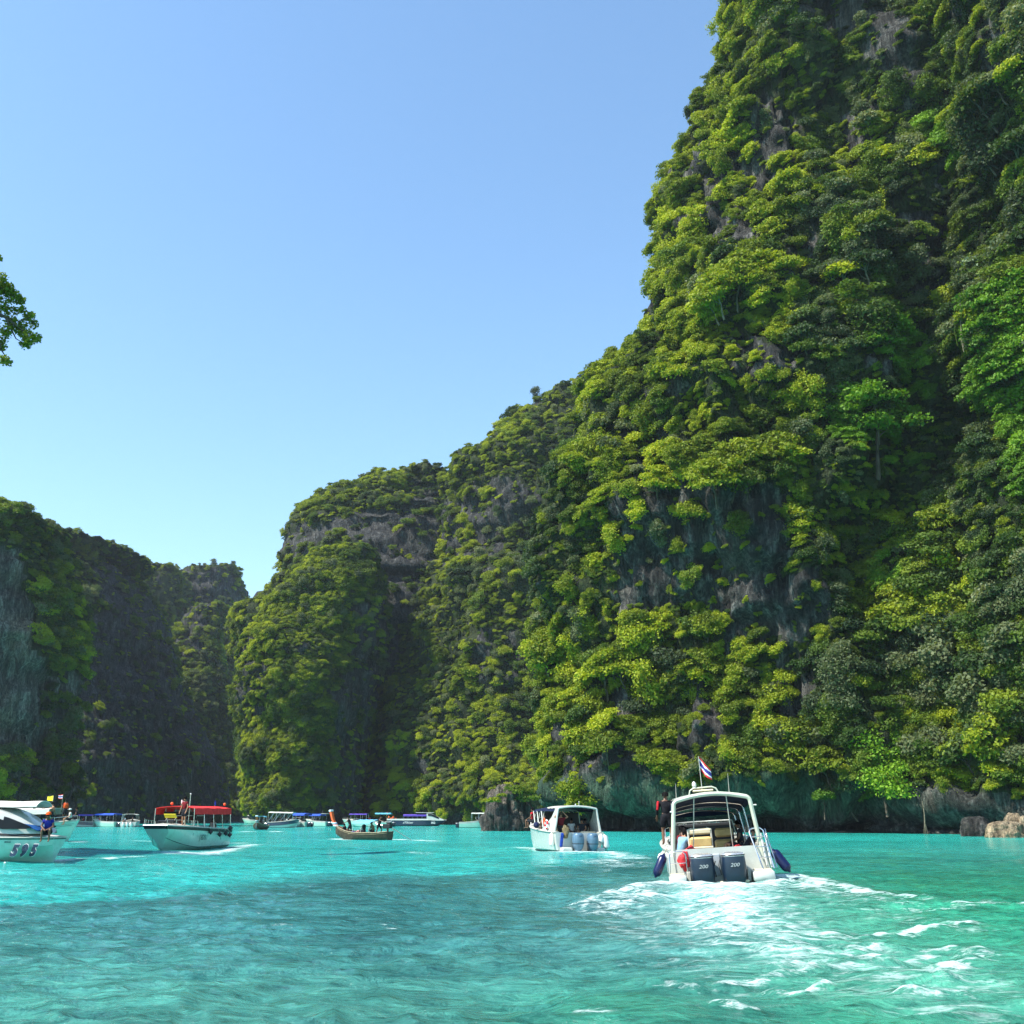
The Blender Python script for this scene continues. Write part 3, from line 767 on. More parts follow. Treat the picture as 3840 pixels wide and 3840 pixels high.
# ---- scatter candidates over the towers
CAMP = np.array([0, 0, CAM_H])
def scatter(sf, n, smin, smax, veg_pow=1.0, seed=0, zlo=None):
    rg = np.random.default_rng(seed)
    V = sf['V']; nn = sf['nn']; veg = sf['veg']
    A = V[:-1, :-1]; B = V[:-1, 1:]; C_ = V[1:, :-1]
    area = np.linalg.norm(np.cross(B - A, C_ - A), axis=-1)
    nrm = nn[:-1, :-1]
    view = unit(CAMP - A)
    facing = (nrm * view).sum(-1)
    px, py, dp = project(A.reshape(-1, 3)); px = px.reshape(area.shape); py = py.reshape(area.shape)
    vis = (facing > -0.35) & (px > -500) & (px < 4350) & (py > -700) & (A[..., 2] > 0.5)
    w = area * vis * np.clip(veg[:-1, :-1], 0, 1) ** veg_pow * (0.25 + np.clip(facing + 0.3, 0, 1)) * (0.6 + 0.8 * np.clip(nrm[..., 2], 0, 1))
    w = w.ravel(); w /= w.sum()
    k = rg.choice(len(w), n, p=w)
    i, j = np.unravel_index(k, area.shape)
    u = rg.random((n, 1)); v = rg.random((n, 1))
    P = V[i, j] * (1 - u) * (1 - v) + V[i, j + 1] * u * (1 - v) + V[i + 1, j] * (1 - u) * v + V[i + 1, j + 1] * u * v
    Nn = nn[i, j]
    s = smin + (smax - smin) * rg.random(n) ** 2.0
    return P, Nn, s
PLAN = {'great_cliff': (6200, 1.4, 4.6, 11000, 0.7, 1.7), 'right_buttress': (4200, 1.6, 5.6, 8000, 0.8, 1.9), 'middle_ridge': (7000, 1.6, 3.8, 9000, 1.0, 2.1),
        'lagoon_ridge': (4600, 1.7, 3.6, 5500, 1.0, 2.2), 'lagoon_buttress': (4200, 1.6, 3.2, 4500, 1.0, 1.9), 'far_plateau': (1600, 1.8, 3.6, 1200, 1.2, 2.2),
        'far_crags': (1500, 1.8, 3.6, 1000, 1.2, 2.2), 'lagoon_slope': (2400, 1.8, 3.8, 1500, 1.2, 2.2), 'dark_left_cliff': (2400, 1.5, 3.4, 3500, 1.0, 2.0), 'pale_streak_cliff': (1500, 1.8, 4.2, 2200, 1.0, 2.2)}
LIME = [([(1570, 720), (1640, 705), (1740, 790), (1760, 880), (1640, 900), (1530, 800)]), ([(1640, 560), (1760, 640), (1760, 760), (1650, 700)]),
        ([(1640, 1380), (1720, 1380), (1740, 1520), (1630, 1520)]), ([(1880, 560), (1960, 520), (1960, 1000), (1900, 900), (1850, 700)]),
        ([(950, 1300), (1005, 1290), (1010, 1490), (960, 1480)]), ([(1500, 1455), (1560, 1460), (1560, 1500), (1500, 1500)]), ([(1640, 1050), (1730, 1060), (1720, 1120), (1650, 1120)]), ([(1740, 230), (1830, 230), (1830, 300), (1740, 300)])]
allbig = []
stuffs = {}
for sf in SURF:
    nb, b0, b1, nsm, s0, s1 = PLAN[sf['name']]
    far = sf['D'] > 200
    P, Nn, s = scatter(sf, nb, b0, b1, 1.0, seed=sf['seed'] + 1)
    rg = np.random.default_rng(sf['seed'] + 900)
    px, py, dp = project(P); px /= S; py /= S
    big = fbm(P[:, 0] / 11, P[:, 1] / 11, P[:, 2] / 11, 2, 5)
    s = s * np.clip(1 + 0.45 * big, 0.6, 1.5)
    edge = Nn[:, 0] < -0.15                                   # left-facing slopes; yellower scrub there puts sun brightness into leaf colour
    pr = rg.random(len(P)); 
    kind = np.where(pr < 0.24, 2, np.where(pr < 0.40, 3, np.where(pr < 0.55, 0, np.where(pr < 0.64, 1, np.where(pr < 0.76, 4, np.where(pr < 0.82, 6, np.where(pr < 0.90, 10, 5)))))))
    zone = fbm(P[:, 0] / 26, P[:, 1] / 26, P[:, 2] / 26, 2, 15)
    yel = (px < 1520) & (rg.random(len(P)) < 0.75)
    if not far: kind = np.where(yel, np.where(rg.random(len(P)) < 0.5, 0, 1), kind)
    if far and sf['name'] not in ('dark_left_cliff',): kind = np.where((Nn[:, 0] < -0.1) & (rg.random(len(P)) < 0.7), np.where(rg.random(len(P)) < 0.5, 0, 1), kind)  # brighter yellow crowns put sun brightness on left-facing far slopes
    kind = np.where((kind == 1) & (rg.random(len(P)) < 0.3), 7, kind)
    kind = np.where((zone > 0.35) & (rg.random(len(P)) < 0.6), np.where(rg.random(len(P)) < 0.5, 4, 10), kind)
    if not far:
        for poly in LIME:
            ins = in_poly(px, py, poly) & (rg.random(len(P)) < 0.85)
            kind = np.where(ins, np.where(rg.random(len(P)) < 0.6, 8, 9), kind)
    cen = P + Nn * (s * 0.22)[:, None] + np.array([0, 0, 1]) * (s * 0.16)[:, None]
    hang = np.isin(kind, (6, 7)); cen[hang] -= np.array([0, 0, 1]) * (s[hang] * 0.25)[:, None]
    hz = (kind >= 0)
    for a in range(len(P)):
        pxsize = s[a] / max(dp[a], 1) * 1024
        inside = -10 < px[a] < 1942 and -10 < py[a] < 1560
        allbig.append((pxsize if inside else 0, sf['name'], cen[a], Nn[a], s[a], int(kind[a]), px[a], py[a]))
    P2, N2, s2 = scatter(sf, nsm, s0, s1, 1.0, seed=sf['seed'] + 2)
    px2, py2, _ = project(P2); px2 /= S
    pr = rg.random(len(P2))
    k2 = np.where(pr < 0.25, 0, np.where(pr < 0.5, 1, np.where(pr < 0.65, 2, np.where(pr < 0.78, 3, np.where(pr < 0.86, 4, 5)))))
    if not far: k2 = np.where((px2 < 1480) & (rg.random(len(P2)) < 0.5), 0, k2)
    if far and sf['name'] not in ('dark_left_cliff',): k2 = np.where((N2[:, 0] < -0.1) & (rg.random(len(P2)) < 0.65), 0, k2)  # same sun brightness put into the far scrub's leaf colour
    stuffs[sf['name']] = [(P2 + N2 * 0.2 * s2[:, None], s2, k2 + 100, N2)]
allbig.sort(key=lambda t: -t[0])
N_INDIV = 290
indiv, rest = allbig[:N_INDIV], allbig[N_INDIV:]
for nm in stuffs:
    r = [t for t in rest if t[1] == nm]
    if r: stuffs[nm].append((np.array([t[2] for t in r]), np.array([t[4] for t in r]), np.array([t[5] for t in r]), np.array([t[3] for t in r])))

SHAPES = {'round': 'round-crowned tree', 'umbrella': 'flat-topped tree', 'hanging': 'creeper-draped tree', 'tall': 'upright bushy tree'}
def zone_label(kd, st, px, py):
    w = 'above the second speedboat'
    for lim, t in ((1130, w), (1280, 'above the standing crewman'), (1440, 'above the near speedboat'), (1610, 'right of the near speedboat'), (1770, 'beside the dark gully'), (9999, 'at the right photo edge')):
        if px < lim: w = t; break
    for lim, hgt in ((180, 'topmost,'), (420, 'high up'), (680, 'upper middle height'), (930, 'at mid height'), (1180, 'lower middle height'), (1390, 'low down'), (9999, 'just over the waterline')):
        if py < lim: break
    return f'{kd} {SHAPES[st]} {hgt} {w}'
lab = {}
for q, t in enumerate(indiv):
    lab.setdefault(zone_label(KINDS[t[5]][1], KINDS[t[5]][2], t[6], t[7]), []).append(q)
ORD = ['leftmost', 'second leftmost', 'third leftmost', 'fourth leftmost', 'fifth leftmost', 'sixth leftmost', 'seventh leftmost', 'eighth leftmost', 'ninth leftmost', 'tenth leftmost', 'eleventh leftmost', 'twelfth leftmost', 'thirteenth leftmost', 'fourteenth leftmost']
LAB = {}
for k, qs in lab.items():
    qs.sort(key=lambda q: indiv[q][6])
    for r_, q in enumerate(qs): LAB[q] = k if len(qs) == 1 else ('rightmost ' if r_ == len(qs) - 1 else (ORD[r_] if r_ < 10 else ORD[min(len(qs) - 1 - r_, 13)].replace('leftmost', 'rightmost')) + ' ') + k
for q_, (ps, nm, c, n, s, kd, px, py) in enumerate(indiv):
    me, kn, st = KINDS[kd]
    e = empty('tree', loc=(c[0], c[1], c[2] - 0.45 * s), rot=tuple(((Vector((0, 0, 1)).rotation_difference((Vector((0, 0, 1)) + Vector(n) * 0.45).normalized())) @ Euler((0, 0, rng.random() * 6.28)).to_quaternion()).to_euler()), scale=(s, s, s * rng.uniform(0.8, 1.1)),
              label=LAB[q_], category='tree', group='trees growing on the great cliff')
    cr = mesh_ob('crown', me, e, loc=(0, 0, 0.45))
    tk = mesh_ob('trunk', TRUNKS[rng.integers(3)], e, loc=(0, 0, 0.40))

def tilt_euler(Nn, rg, amt=0.55):
    up = unit(np.array([0, 0, 1.0]) * 0.75 + Nn * amt + rg.normal(size=Nn.shape) * 0.12)
    out = []
    for u in up:
        q = Vector((0, 0, 1)).rotation_difference(Vector(u)) @ Euler((0, 0, rg.uniform(0, 6.28))).to_quaternion()
        out.append(tuple(q.to_euler()))
    return np.array(out)
def gn_scatter(name, groups, label, cat='forest'):
    """One object: instances of the crown meshes on the vertices of a point mesh."""
    P = np.concatenate([g[0] for g in groups]); s = np.concatenate([g[1] for g in groups]); k = np.concatenate([g[2] for g in groups])
    rg = np.random.default_rng(len(P))
    rot = tilt_euler(np.concatenate([g[3] for g in groups]), rg)
    me = np_mesh(name, P, np.zeros((0, 4), int), [], attrs={'scl': ('FLOAT', s), 'rot': ('FLOAT_VECTOR', rot), 'kind_id': ('FLOAT', k)})
    ob = mesh_ob(name, me)
    tagob(ob, label, cat, kind='stuff')
    ng = bpy.data.node_groups.new(name, 'GeometryNodeTree')
    ng.interface.new_socket('Geometry', in_out='INPUT', socket_type='NodeSocketGeometry')
    ng.interface.new_socket('Geometry', in_out='OUTPUT', socket_type='NodeSocketGeometry')
    gi = ng.nodes.new('NodeGroupInput'); go = ng.nodes.new('NodeGroupOutput')
    jn = ng.nodes.new('GeometryNodeJoinGeometry')
    at = {}
    for an, ty in (('scl', 'FLOAT'), ('rot', 'FLOAT_VECTOR'), ('kind_id', 'FLOAT')):
        q = ng.nodes.new('GeometryNodeInputNamedAttribute'); q.data_type = ty; q.inputs['Name'].default_value = an; at[an] = q.outputs[0]
    for kid in np.unique(k):
        src = SRC[int(kid)]
        oi = ng.nodes.new('GeometryNodeObjectInfo'); oi.transform_space = 'ORIGINAL'; oi.inputs['Object'].default_value = src; oi.inputs['As Instance'].default_value = True
        cmp_ = ng.nodes.new('FunctionNodeCompare'); cmp_.data_type = 'FLOAT'; cmp_.operation = 'EQUAL'
        cmp_.inputs[1].default_value = float(kid); cmp_.inputs['Epsilon'].default_value = 0.1
        ng.links.new(at['kind_id'], cmp_.inputs[0])
        ip = ng.nodes.new('GeometryNodeInstanceOnPoints')
        ng.links.new(gi.outputs[0], ip.inputs['Points']); ng.links.new(cmp_.outputs[0], ip.inputs['Selection'])
        ng.links.new(oi.outputs['Geometry'], ip.inputs['Instance']); ng.links.new(at['rot'], ip.inputs['Rotation']); ng.links.new(at['scl'], ip.inputs['Scale'])
        ng.links.new(ip.outputs[0], jn.inputs[0])
    ng.links.new(jn.outputs[0], go.inputs[0])
    md = ob.modifiers.new('planting', 'NODES'); md.node_group = ng
    return ob

# source crowns: real trees and shrubs standing on the crag outside the left of the frame and on the great cliff
simple_rock('left_crag', -41.5, 51.0, 9.5, 9.5, 25.0, M_rock_far, 'bare limestone crag just outside the left edge carrying the overhanging tree', 5, cat='cliff', kind='structure', nu=90, nv=60)
SRC = {}
srng = random.Random(4)
for i, (me, kn, st) in enumerate(KINDS):
    x, y = -41.5 + srng.uniform(-4, 3.5), 51 + srng.uniform(-4, 4)
    e = empty('tree', loc=(x, y, 24.2), rz=i, scale=2.2, label=f'{kn} {SHAPES[st]} growing on the crag just outside the left edge', category='tree', group='trees on the left crag')
    cr = mesh_ob('crown', me, e, loc=(0, 0, 0.45)); mesh_ob('trunk', TRUNKS[i % 3], e, loc=(0, 0, 0.4))
    SRC[i] = cr
for i, me in enumerate(LOW):
    x, y = -41.5 + srng.uniform(-4, 3.5), 51 + srng.uniform(-4, 4)
    e = mesh_ob('shrub', me, None, loc=(x, y, 24.8)); e.scale = (1.4,) * 3
    tagob(e, ('yellowish', 'leafy green', 'flat-topped green', 'greyish', 'trailing yellowish', 'darkest', 'bright lime')[i] + ' shrub growing on the bare crag outside the left edge', 'shrub', 'shrubs on the left crag')
    SRC[100 + i] = e
FL = {'great_cliff': 'dense scrub forest clinging to the great cliff', 'right_buttress': 'dense forest on the right-hand buttress', 'middle_ridge': 'forest covering the middle ridge',
      'lagoon_ridge': 'forest on the flat-topped far ridge', 'lagoon_buttress': 'sunlit scrub on the rounded buttress', 'far_plateau': 'scrub on the distant flat-topped cliff',
      'far_crags': 'scrub on the distant crags', 'lagoon_slope': 'trees on the slope in the gap', 'dark_left_cliff': 'sparse scrub on the dark left cliff', 'pale_streak_cliff': 'trees on the cliff at the left edge'}
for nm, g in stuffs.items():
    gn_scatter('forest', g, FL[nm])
print('forest', time.time() - T0, 'surfaces', sum(s['V'].shape[0] * s['V'].shape[1] for s in SURF))
# ================================================================ MESH BUILDER
class MB:
    def __init__(s): s.v = []; s.f = []; s.m = []
    def add(s, V, F, mi=0):
        b = len(s.v); s.v += [tuple(map(float, p)) for p in V]; s.f += [tuple(b + i for i in f) for f in F]; s.m += [mi] * len(F); return s
    def box(s, c, d, rot=None, bev=0.0, mi=0, taper=(1, 1)):
        x, y, z = [k / 2 for k in d]
        if bev > 0:
            b = min(bev, x * .9, y * .9, z * .9); ring = []
            for (zz, ins) in ((-z, b), (-z + b, 0), (z - b, 0), (z, b)):
                tx, ty = (1, 1) if zz < 0 else taper
                X, Y = (x - ins) * tx, (y - ins) * ty; q = b * .7 if ins == 0 else b * .4
                ring.append([(-X + q, -Y, zz), (X - q, -Y, zz), (X, -Y + q, zz), (X, Y - q, zz), (X - q, Y, zz), (-X + q, Y, zz), (-X, Y - q, zz), (-X, -Y + q, zz)])
            V = [p for r in ring for p in r]; F = [tuple(range(7, -1, -1)), tuple(range(24, 32))]
            for k in range(3):
                for i in range(8): F.append((k * 8 + i, k * 8 + (i + 1) % 8, k * 8 + 8 + (i + 1) % 8, k * 8 + 8 + i))
        else:
            tx, ty = taper
            V = [(-x, -y, -z), (x, -y, -z), (x, y, -z), (-x, y, -z), (-x * tx, -y * ty, z), (x * tx, -y * ty, z), (x * tx, y * ty, z), (-x * tx, y * ty, z)]
            F = [(0, 3, 2, 1), (4, 5, 6, 7), (0, 1, 5, 4), (1, 2, 6, 5), (2, 3, 7, 6), (3, 0, 4, 7)]
        M = Euler(rot).to_matrix() if rot else Matrix.Identity(3)
        return s.add([tuple(M @ Vector(p) + Vector(c)) for p in V], F, mi)
    def tube(s, pts, r, n=8, mi=0, caps=True, closed=False):
        pts = [Vector(p) for p in pts]; m = len(pts)
        rs = r if hasattr(r, '__len__') else [r] * m
        V = []; prev = None
        for i, p in enumerate(pts):
            if closed: t = (pts[(i + 1) % m] - pts[i - 1])
            else: t = pts[min(i + 1, m - 1)] - pts[max(i - 1, 0)]
            t = t.normalized() if t.length > 1e-9 else Vector((0, 0, 1))
            if prev is None:
                a = Vector((0, 0, 1)) if abs(t.z) < .9 else Vector((1, 0, 0)); u = t.cross(a).normalized()
            else: u = (prev - t * prev.dot(t)).normalized()
            prev = u; w = t.cross(u)
            for k in range(n):
                an = 2 * math.pi * k / n
                V.append(p + (u * math.cos(an) + w * math.sin(an)) * rs[i])
        F = []
        for i in range(m if closed else m - 1):
            i2 = (i + 1) % m
            for k in range(n): F.append((i * n + k, i * n + (k + 1) % n, i2 * n + (k + 1) % n, i2 * n + k))
        if caps and not closed: F += [tuple(range(n - 1, -1, -1)), tuple((m - 1) * n + k for k in range(n))]
        return s.add(V, F, mi)
    def loft(s, rows, closed=True, mi=0, cap0=True, cap1=True):
        n = len(rows[0]); V = [p for r in rows for p in r]; F = []
        for i in range(len(rows) - 1):
            for k in range(n if closed else n - 1):
                k2 = (k + 1) % n
                F.append((i * n + k, i * n + k2, (i + 1) * n + k2, (i + 1) * n + k))
        if closed and cap0: F.append(tuple(range(n - 1, -1, -1)))
        if closed and cap1: F.append(tuple((len(rows) - 1) * n + k for k in range(n)))
        return s.add(V, F, mi)
    def lathe(s, prof, c=(0, 0, 0), n=14, sx=1, sy=1, mi=0, rot=None):
        M = Euler(rot).to_matrix() if rot else Matrix.Identity(3)
        rows = [[tuple(M @ Vector((r * sx * math.cos(2 * math.pi * k / n), r * sy * math.sin(2 * math.pi * k / n), z)) + Vector(c)) for k in range(n)] for (z, r) in prof]
        return s.loft(rows, mi=mi)
    def ball(s, c, r, n=12, m=8, sc=(1, 1, 1), mi=0, rot=None):
        prof = [(-math.cos(math.pi * i / m) * r * sc[2], max(math.sin(math.pi * i / m) * r, 1e-3)) for i in range(m + 1)]
        return s.lathe(prof, c, n, sc[0], sc[1], mi, rot)
    def sheet(s, rows, th=0.0, mi=0):
        """open grid, optionally given thickness downwards"""
        n = len(rows[0]); m = len(rows); V = [p for r in rows for p in r]; F = []
        for i in range(m - 1):
            for k in range(n - 1): F.append((i * n + k, i * n + k + 1, (i + 1) * n + k + 1, (i + 1) * n + k))
        if th:
            o = len(V); V += [(p[0], p[1], p[2] - th) for p in V]
            F += [tuple(o + i for i in f[::-1]) for f in F[:]]
            edge = [k for k in range(n)] + [i * n + n - 1 for i in range(1, m)] + [(m - 1) * n + k for k in range(n - 2, -1, -1)] + [i * n for i in range(m - 2, 0, -1)]
            for a, b in zip(edge, edge[1:] + edge[:1]): F.append((b, a, o + a, o + b))
        return s.add(V, F, mi)
    def build(s, name, mats, parent=None, smooth=True, loc=None, rot=None, angle=40):
        if not isinstance(mats, (list, tuple)): mats = [mats]
        me = bpy.data.meshes.new(name); me.from_pydata(s.v, [], s.f)
        for m in mats: me.materials.append(m)
        me.polygons.foreach_set('material_index', s.m)
        if smooth:
            me.polygons.foreach_set('use_smooth', [True] * len(me.polygons))
            me.update(); me.set_sharp_from_angle(angle=R(angle))
        me.update()
        return mesh_ob(name, me, parent, loc, rot)
def text_ob(name, body, size, mat, parent, loc, rot, shear=0.0, offset=0.0, depth=0.004, sx=1.0):
    cu = bpy.data.curves.new(name, 'FONT'); cu.body = body; cu.size = size; cu.align_x = 'CENTER'; cu.align_y = 'CENTER'
    cu.shear = shear; cu.offset = offset; cu.extrude = depth; cu.resolution_u = 3
    tmp = bpy.data.objects.new(name, cu); COL.objects.link(tmp)
    dg = bpy.context.evaluated_depsgraph_get(); dg.update()
    me = bpy.data.meshes.new_from_object(tmp.evaluated_get(dg))
    me.name = name; bpy.data.objects.remove(tmp); bpy.data.curves.remove(cu)
    me.materials.clear(); me.materials.append(mat)
    o = mesh_ob(name, me, parent, loc, rot); o.scale = (sx, 1, 1)
    return o

# ---------------------------------------------------------------- materials
W_ = paint('gelcoat_white', (0.51, 0.53, 0.49), 0.25, coat=0.3, grime=0.06)
W_deck = paint('deck_white', (0.49, 0.48, 0.42), 0.5, grime=0.10)
MINT_BOUNCE = paint('mint_hull_bounce', (0.40, 0.64, 0.54), 0.28, coat=0.3, grime=0.08)  # turquoise water bounce put into white hulls' colour; a few hulls are teal
CREAM = paint('cream_frame', (0.52, 0.55, 0.44), 0.35, grime=0.08)
BEIGE = paint('beige_vinyl', (0.72, 0.50, 0.20), 0.45, grime=0.12)
BEIGE2 = paint('pale_vinyl', (0.74, 0.64, 0.44), 0.45, grime=0.10)
NAVY = paint('navy_canvas', (0.012, 0.018, 0.060), 0.8, grime=0.15, spec=0.2)
NAVYH = paint('navy_gelcoat', (0.018, 0.035, 0.075), 0.3, coat=0.3)
BLUEC = paint('blue_canvas', (0.045, 0.11, 0.60), 0.75, grime=0.12, spec=0.2)
PURPC = paint('purple_canvas', (0.11, 0.065, 0.42), 0.75, grime=0.12, spec=0.2)
REDC = paint('red_canvas', (0.78, 0.035, 0.035), 0.75, grime=0.10, spec=0.2)
WHITEC = paint('white_canvas', (0.62, 0.62, 0.57), 0.75, grime=0.10, spec=0.2)
SKYC = paint('light_blue_canvas', (0.16, 0.50, 0.72), 0.75, grime=0.15, spec=0.2)
ENG = paint('engine_blue_grey', (0.008, 0.020, 0.042), 0.35, coat=0.15, grime=0.10)
ENG2 = paint('engine_pale_blue', (0.085, 0.16, 0.24), 0.3, coat=0.4, grime=0.10)
SILV = paint('silver_trim', (0.55, 0.56, 0.58), 0.25, metal=0.6)
STEEL = paint('stainless_steel', (0.62, 0.62, 0.60), 0.22, metal=1.0, grime=0.05)
BLACK = paint('black_plastic', (0.012, 0.012, 0.014), 0.4)
BLACKG = paint('black_tinted_glass', (0.005, 0.006, 0.008), 0.35, grime=0.02, coat=0.0, spec=0.25)
FENB = paint('fender_navy', (0.003, 0.006, 0.050), 0.3, grime=0.08)
FENW = paint('fender_white', (0.70, 0.70, 0.66), 0.4)
ROPE = paint('rope', (0.42, 0.38, 0.30), 0.9, grime=0.25, scale=20)
WOOD = paint('dark_oiled_wood', (0.075, 0.045, 0.025), 0.55, grime=0.28, scale=5)
WOOD2 = paint('brown_plank', (0.17, 0.10, 0.055), 0.6, grime=0.28, scale=5)
WOOD3 = paint('pale_gunwale_wood', (0.34, 0.26, 0.16), 0.6, grime=0.2, scale=5)
ORANGE = paint('orange_fabric', (0.80, 0.13, 0.03), 0.7, grime=0.15)
REDF = paint('red_fabric', (0.62, 0.02, 0.03), 0.65, grime=0.18, scale=8)
PINKF = paint('pink_fabric', (0.72, 0.32, 0.30), 0.75)
YELLOW = paint('yellow_fabric', (0.85, 0.72, 0.03), 0.7, grime=0.05)
FRED = paint('flag_red', (0.62, 0.02, 0.03), 0.8, grime=0.05); FWHT = paint('flag_white', (0.78, 0.78, 0.78), 0.8, grime=0.05); FBLU = paint('flag_blue', (0.03, 0.03, 0.26), 0.8, grime=0.05)
GREEN_PRINT = paint('dark_green_print', (0.01, 0.09, 0.09), 0.5)
NAVYP = paint('dark_blue_print', (0.01, 0.03, 0.07), 0.5)
def clear_mat():
    m, t = new_mat('clear_screen')
    o = N(t, 'ShaderNodeOutputMaterial'); tr = N(t, 'ShaderNodeBsdfTransparent'); tr.inputs[0].default_value = (0.72, 0.80, 0.80, 1)
    g = N(t, 'ShaderNodeBsdfGlossy', i_Roughness=0.12)
    tc = N(t, 'ShaderNodeTexCoord'); n = N(t, 'ShaderNodeTexNoise', i_Scale=6.0, i_Detail=4.0); L(t, tc.outputs['Object'], n.inputs[0])
    f = math_n(t, 'MULTIPLY_ADD', n.outputs['Fac'], 0.30, -0.06, clamp=True)
    mx = N(t, 'ShaderNodeMixShader'); L(t, f, mx.inputs[0]); L(t, tr.outputs[0], mx.inputs[1]); L(t, g.outputs[0], mx.inputs[2]); L(t, mx.outputs[0], o.inputs[0])
    return m
CLEAR = clear_mat()

# ================================================================ PEOPLE
SKIN = paint('skin_tan', (0.36, 0.17, 0.09), 0.5, grime=0.06)
SKIN2 = paint('skin_dark_tan', (0.16, 0.075, 0.040), 0.5, grime=0.06)
HAIR = paint('hair_black', (0.006, 0.005, 0.005), 0.9, spec=0.1)
HAIRB = paint('hair_brown', (0.06, 0.03, 0.015), 0.5)
def cloth(name, c): return paint('cloth_' + name, c, 0.8, grime=0.18, scale=7, spec=0.2)
C_BLACK = cloth('black', (0.010, 0.010, 0.014)); C_RED = cloth('red', (0.55, 0.02, 0.03)); C_DKRED = cloth('dark_red', (0.16, 0.008, 0.014)); C_BLUE = cloth('royal_blue', (0.012, 0.02, 0.24))
C_LBLUE = cloth('light_blue', (0.22, 0.42, 0.58)); C_WHITE = cloth('white', (0.68, 0.68, 0.66)); C_DARK = cloth('dark_grey', (0.022, 0.024, 0.032)); C_KHAKI = cloth('khaki', (0.22, 0.17, 0.09)); C_ORANGE = cloth('orange', (0.80, 0.11, 0.02))
POSES = {
 'stand': dict(el=[(-.25, .02, 1.14), (.25, .02, 1.14)], wr=[(-.25, .13, .90), (.25, .13, .90)], kn=[(-.10, .03, .50), (.10, .03, .50)], an=[(-.11, 0, .09), (.11, 0, .09)], up=0.93, lean=0),
 'stand_hold': dict(el=[(-.26, .02, 1.16), (.27, .16, 1.24)], wr=[(-.25, .10, .92), (.26, .36, 1.38)], kn=[(-.10, .06, .50), (.12, .0, .50)], an=[(-.11, 0, .09), (.14, -.08, .09)], up=0.93, lean=.03),
 'arms_up': dict(el=[(-.38, .10, 1.46), (.38, .10, 1.46)], wr=[(-.16, .12, 1.66), (.16, .12, 1.66)], kn=[(-.10, .03, .50), (.10, .03, .50)], an=[(-.11, 0, .09), (.11, 0, .09)], up=0.93, lean=0),
 'reach': dict(el=[(-.24, .26, 1.18), (.24, .26, 1.22)], wr=[(-.20, .48, 1.10), (.20, .50, 1.16)], kn=[(-.14, .20, .50), (.14, -.06, .48)], an=[(-.14, .10, .09), (.14, -.22, .09)], up=0.88, lean=.16),
 'sit': dict(el=[(-.24, .06, .62), (.24, .06, .62)], wr=[(-.16, .30, .52), (.16, .30, .52)], kn=[(-.13, .44, .44), (.13, .44, .44)], an=[(-.13, .42, .03), (.13, .42, .03)], up=0.40, lean=.03),
 'sit_lean': dict(el=[(-.24, .22, .60), (.24, .22, .60)], wr=[(-.08, .42, .50), (.08, .42, .50)], kn=[(-.15, .42, .50), (.15, .42, .50)], an=[(-.15, .36, .05), (.15, .36, .05)], up=0.38, lean=.20),
 'recline': dict(el=[(-.26, -.28, .42), (.26, -.10, .50)], wr=[(-.28, -.05, .36), (.20, .14, .44)], kn=[(-.12, .46, .58), (.14, .50, .36)], an=[(-.12, .66, .20), (.14, .92, .22)], up=0.28, lean=-.34),
 'float': dict(el=[(-.34, .20, .28), (.34, .20, .28)], wr=[(-.46, .40, .22), (.46, .40, .22)], kn=[(-.12, .20, -.40), (.12, .12, -.40)], an=[(-.12, -.05, -.75), (.12, -.15, -.75)], up=-0.10, lean=.05)}
def skin_ob(name, verts, edges, radii, mat, parent, sub=1, root=0):
    me = bpy.data.meshes.new(name); me.from_pydata(verts, edges, []); me.materials.append(mat)
    o = mesh_ob(name, me, parent)
    md = o.modifiers.new('skin', 'SKIN'); md.use_smooth_shade = True; md.branch_smoothing = 0.4
    if not me.skin_vertices: return o
    sv = me.skin_vertices[0].data
    for i, r in enumerate(radii):
        sv[i].radius = r if hasattr(r, '__len__') else (r, r); sv[i].use_root = (i == root)
    s2 = o.modifiers.new('smooth', 'SUBSURF'); s2.levels = sub; s2.render_levels = sub
    return o
